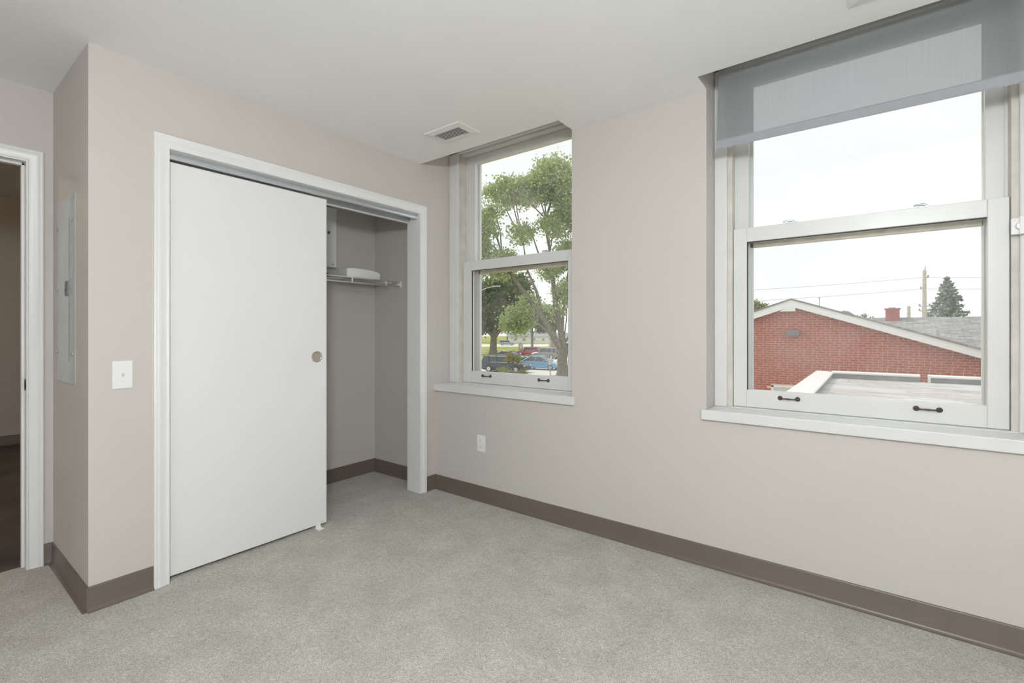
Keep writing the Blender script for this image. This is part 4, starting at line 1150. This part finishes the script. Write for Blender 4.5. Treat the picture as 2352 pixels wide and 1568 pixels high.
b = MB(); b.box(-1.6, 1.6, -0.05, 0.02, 0.0, 2.1); b.build('garage_door', M['housewhite'], hs)


# ---------------------------------------------------------------- cars
def car(label, loc, heading, L, W, H, style, paint, spare=False, roofrail=False):
    t = empty('car', (loc[0], loc[1], GZ + 0.03), heading); tag(t, label, 'car', 'cars in the parking lot' if loc[0] > -80 else None)
    hw = W / 2; x0, x1 = -L / 2, L / 2
    gc = 0.20                       # ground clearance
    if style == 'suv':
        hood, belt, deck = H * 0.56, H * 0.60, H * 0.60
        st = [(x0, 0.45, H * 0.52), (x0 + 0.06, 0.28, H * 0.585), (x0 + 0.5, gc, belt), (x0 + L * 0.5, gc, belt), (x0 + L * 0.70, gc, belt), (x1 - 0.55, gc, hood), (x1 - 0.15, 0.26, hood * 0.90), (x1, 0.40, hood * 0.72)]
        bx = [x0 + 0.05, x0 + L * 0.735]; rx_ = [x0 + 0.32, x0 + L * 0.60]
    elif style == 'car':
        hood, belt = H * 0.57, H * 0.62
        st = [(x0, 0.42, H * 0.50), (x0 + 0.08, 0.28, H * 0.63), (x0 + 0.6, gc, H * 0.645), (x0 + L * 0.45, gc, belt), (x0 + L * 0.68, gc, belt * 0.98), (x1 - 0.6, gc, hood * 0.95), (x1 - 0.15, 0.24, hood * 0.80), (x1, 0.36, hood * 0.62)]
        bx = [x0 + 0.12, x0 + L * 0.74]; rx_ = [x0 + L * 0.25, x0 + L * 0.53]
    else:                           # pickup
        hood, belt = H * 0.58, H * 0.60
        st = [(x0, 0.5, H * 0.56), (x0 + 0.06, 0.34, H * 0.57), (x0 + 0.5, gc + .1, belt), (x0 + L * 0.5, gc + .1, belt), (x0 + L * 0.7, gc + .1, belt), (x1 - 0.5, gc + .1, hood), (x1 - 0.1, 0.34, hood * 0.92), (x1, 0.42, hood * 0.74)]
        bx = [x0 + L * 0.36, x0 + L * 0.73]; rx_ = [x0 + L * 0.39, x0 + L * 0.63]
    rings = []
    for (x, zb_, zt_) in st:
        k = 0.90 if x in (x0, x1) else 1.0
        zm = zb_ + (zt_ - zb_) * 0.55
        rings.append([(x, -hw * 0.88 * k, zb_), (x, hw * 0.88 * k, zb_), (x, hw * k, zb_ + (zt_ - zb_) * 0.22), (x, hw * k, zm), (x, hw * 0.965 * k, zt_ - 0.07), (x, hw * 0.88 * k, zt_),
                      (x, -hw * 0.88 * k, zt_), (x, -hw * 0.965 * k, zt_ - 0.07), (x, -hw * k, zm), (x, -hw * k, zb_ + (zt_ - zb_) * 0.22)])
    b = MB(); b.loft(rings); body = shade_auto(b.build('body', paint, t), 0.7)
    zb2 = belt - 0.01
    # glass house
    bl_ = [(bx[0], -hw * 0.90, zb2), (bx[1], -hw * 0.90, zb2), (bx[1], hw * 0.90, zb2), (bx[0], hw * 0.90, zb2)]
    rf = [(rx_[0], -hw * 0.72, H - 0.03), (rx_[1], -hw * 0.72, H - 0.03), (rx_[1], hw * 0.72, H - 0.03), (rx_[0], hw * 0.72, H - 0.03)]
    b = MB(); b.loft([bl_, rf]); b.build('windows', M['carglass'], t)
    # roof panel and pillars
    b = MB()
    r1 = [(rx_[0] - 0.04, -hw * 0.74, H - 0.045), (rx_[1] + 0.05, -hw * 0.74, H - 0.045), (rx_[1] + 0.05, hw * 0.74, H - 0.045), (rx_[0] - 0.04, hw * 0.74, H - 0.045)]
    r2 = [(rx_[0] + 0.08, -hw * 0.66, H + 0.01), (rx_[1] - 0.12, -hw * 0.66, H + 0.01), (rx_[1] - 0.12, hw * 0.66, H + 0.01), (rx_[0] + 0.08, hw * 0.66, H + 0.01)]
    b.loft([r1, r2]); b.build('roof', paint, t)
    for sgn in (-1, 1):
        ysd, yr_ = sgn * hw * 0.905, sgn * hw * 0.73
        pil = [((bx[1], ysd, zb2), (rx_[1] + 0.02, yr_, H - 0.03), 0.045), ((bx[0], ysd, zb2), (rx_[0], yr_, H - 0.03), 0.06)]
        xm = (bx[0] + bx[1]) / 2 + 0.02; xr_ = (rx_[0] + rx_[1]) / 2 + 0.05
        pil.append(((xm, ysd, zb2), (xr_, yr_, H - 0.03), 0.04))
        if style == 'suv':
            pil.append(((bx[0] + 0.24 * (bx[1] - bx[0]), ysd, zb2), (rx_[0] + 0.20 * (rx_[1] - rx_[0]), yr_, H - 0.03), 0.06))
        for (a_, c_, rr) in pil:
            b = MB(); b.tube([a_, c_], rr, 6); b.build('pillar', paint, t)
        b = MB(); b.box(bx[1] - 0.50, bx[1] - 0.30, sgn * (hw * 0.93), sgn * (hw * 0.93 + 0.17), belt + 0.02, belt + 0.17); b.build('wing_mirror', paint, t, bevel=0.03)
        for wx in (x0 + L * 0.19, x1 - L * 0.18):
            R = 0.36 if style != 'car' else 0.33
            b = MB(); b.lathe([(R * 0.6, -0.11), (R * 0.94, -0.11), (R, -0.07), (R, 0.07), (R * 0.94, 0.11), (R * 0.6, 0.11)], (wx, sgn * (hw - 0.095), R - 0.0), 'y', 20)
            wh = b.build('wheel', M['tyre'], t)
            yy = sgn * (hw - 0.095) + sgn * 0.113
            b = MB(); b.lathe([(R * 0.66, 0.0), (R * 0.66, 0.004), (R * 0.60, 0.006), (0.002, 0.010)] if sgn > 0 else [(R * 0.66, 0.0), (R * 0.66, -0.004), (R * 0.60, -0.006), (0.002, -0.010)], (wx, yy - sgn * 0.004, R), 'y', 16)
            rm = b.build('rim', M['rim'], wh)
        b = MB(); b.box(x1 - 0.24, x1 - 0.02, sgn * hw * 0.55, sgn * hw * 0.90, hood * 0.70, hood * 0.84); b.build('headlight', M['lens'], t, bevel=0.02)
        b = MB(); b.box(x0 - 0.005, x0 + 0.12, sgn * hw * 0.66, sgn * hw * 0.905, H * 0.45, H * 0.56); b.build('taillight', M['redlens'], t, bevel=0.02)
    b = MB(); b.box(x1 - 0.06, x1 + 0.03, -hw * 0.80, hw * 0.80, 0.28, 0.48); b.build('front_bumper', M['trimblack'], t, bevel=0.03)
    b = MB(); b.box(x0 - 0.04, x0 + 0.10, -hw * 0.86, hw * 0.86, 0.30, 0.52); b.build('rear_bumper', M['trimblack'], t, bevel=0.03)
    if style == 'suv':              # bright window surround
        for sgn in (-1, 1):
            b = MB(); y_b, y_t = sgn * hw * 0.915, sgn * hw * 0.745
            f0, f1 = bx[0] + 0.27 * (bx[1] - bx[0]), bx[1] - 0.03
            b.tube([(f1, y_b, belt + 0.015), (f0, y_b, belt + 0.015), (rx_[0] + 0.23 * (rx_[1] - rx_[0]), y_t, H - 0.06), (rx_[1], y_t, H - 0.06)], 0.016, 6); b.build('window_trim', M['chrome'], t)
    if spare:
        b = MB(); b.lathe([(0.20, -0.10), (0.33, -0.10), (0.36, -0.05), (0.36, 0.05), (0.33, 0.10), (0.20, 0.10)], (x0 - 0.14, 0.1, 0.95), 'x', 20); sw = b.build('spare_wheel', M['tyre'], t)
        b = MB(); b.lathe([(0.22, -0.112), (0.22, -0.104), (0.003, -0.118)], (x0 - 0.14, 0.1, 0.95), 'x', 16); b.build('rim', M['rim'], sw)
    if roofrail:
        for sgn in (-1, 1):
            b = MB(); b.tube([(rx_[0] + 0.2, sgn * hw * 0.6, H), (rx_[0] + 0.3, sgn * hw * 0.6, H + 0.06), (rx_[1] - 0.3, sgn * hw * 0.6, H + 0.06), (rx_[1] - 0.2, sgn * hw * 0.6, H)], 0.018, 6); b.build('roof_rail', M['chrome'], t)
    return t

R_ = math.radians
car('near-black sport utility car with chrome window trim behind the ornamental tree', (-29.35, 38.4), R_(11), 5.25, 2.0, 1.78, 'suv', carpaint('paint_black', (0.055, 0.065, 0.085)))
car('sky-blue car parked behind the black one', (-28.1, 43.6), R_(8), 4.6, 1.85, 1.56, 'car', carpaint('paint_blue', (0.20, 0.44, 0.68)))
car('dark grey car whose roof shows above the black car', (-41.0, 54.6), R_(6), 4.7, 1.85, 1.46, 'car', carpaint('paint_charcoal', (0.09, 0.10, 0.10)))
car('grey off-road car with a spare wheel on its tail', (-39.5, 61.9), R_(186), 4.5, 1.85, 1.78, 'suv', carpaint('paint_grey', (0.27, 0.265, 0.25)), spare=True)
car('crimson hatchback parked at the lawn edge', (-47.2, 68.0), R_(196), 4.2, 1.8, 1.58, 'suv', carpaint('paint_red', (0.45, 0.06, 0.12)))
car('white pickup truck half hidden by the maple trunk', (-25.2, 47.6), R_(188), 5.6, 2.0, 1.85, 'pickup', carpaint('paint_white', (0.82, 0.82, 0.80)))
x_, y_ = fr(149, -1.6)
car('silver car driving along the far road', (x_, y_), YAW + R_(4), 4.7, 1.85, 1.62, 'suv', carpaint('paint_silver', (0.38, 0.41, 0.44)))
# box trailer behind the grey off-roader
tr_ = empty('box_trailer', (-40.3, 71.6, GZ + 0.03), R_(10)); tag(tr_, 'dark maroon box trailer with a white roof behind the grey off-road car', 'trailer')
b = MB(); b.box(-2.2, 2.2, -1.0, 1.0, 0.45, 2.30); b.build('box', carpaint('paint_maroon', (0.16, 0.085, 0.085)), tr_, bevel=0.04)
b = MB(); b.box(-2.35, 2.35, -1.08, 1.08, 2.30, 2.40); b.build('roof', M['housewhite'], tr_, bevel=0.03)
for sgn in (-1, 1):
    b = MB(); b.lathe([(0.2, -0.1), (0.34, -0.1), (0.36, -0.06), (0.36, 0.06), (0.34, 0.1), (0.2, 0.1)], (0, sgn * 1.08, 0.36), 'y', 18); b.build('wheel', M['tyre'], tr_)
b = MB(); b.tube([(2.1, 0.4, 0.5), (3.2, 0, 0.5)], 0.05, 6); b.tube([(2.1, -0.4, 0.5), (3.2, 0, 0.5)], 0.05, 6); b.tube([(3.1, 0, 0.02), (3.1, 0, 0.5)], 0.03, 6); b.build('drawbar', M['trimblack'], tr_)
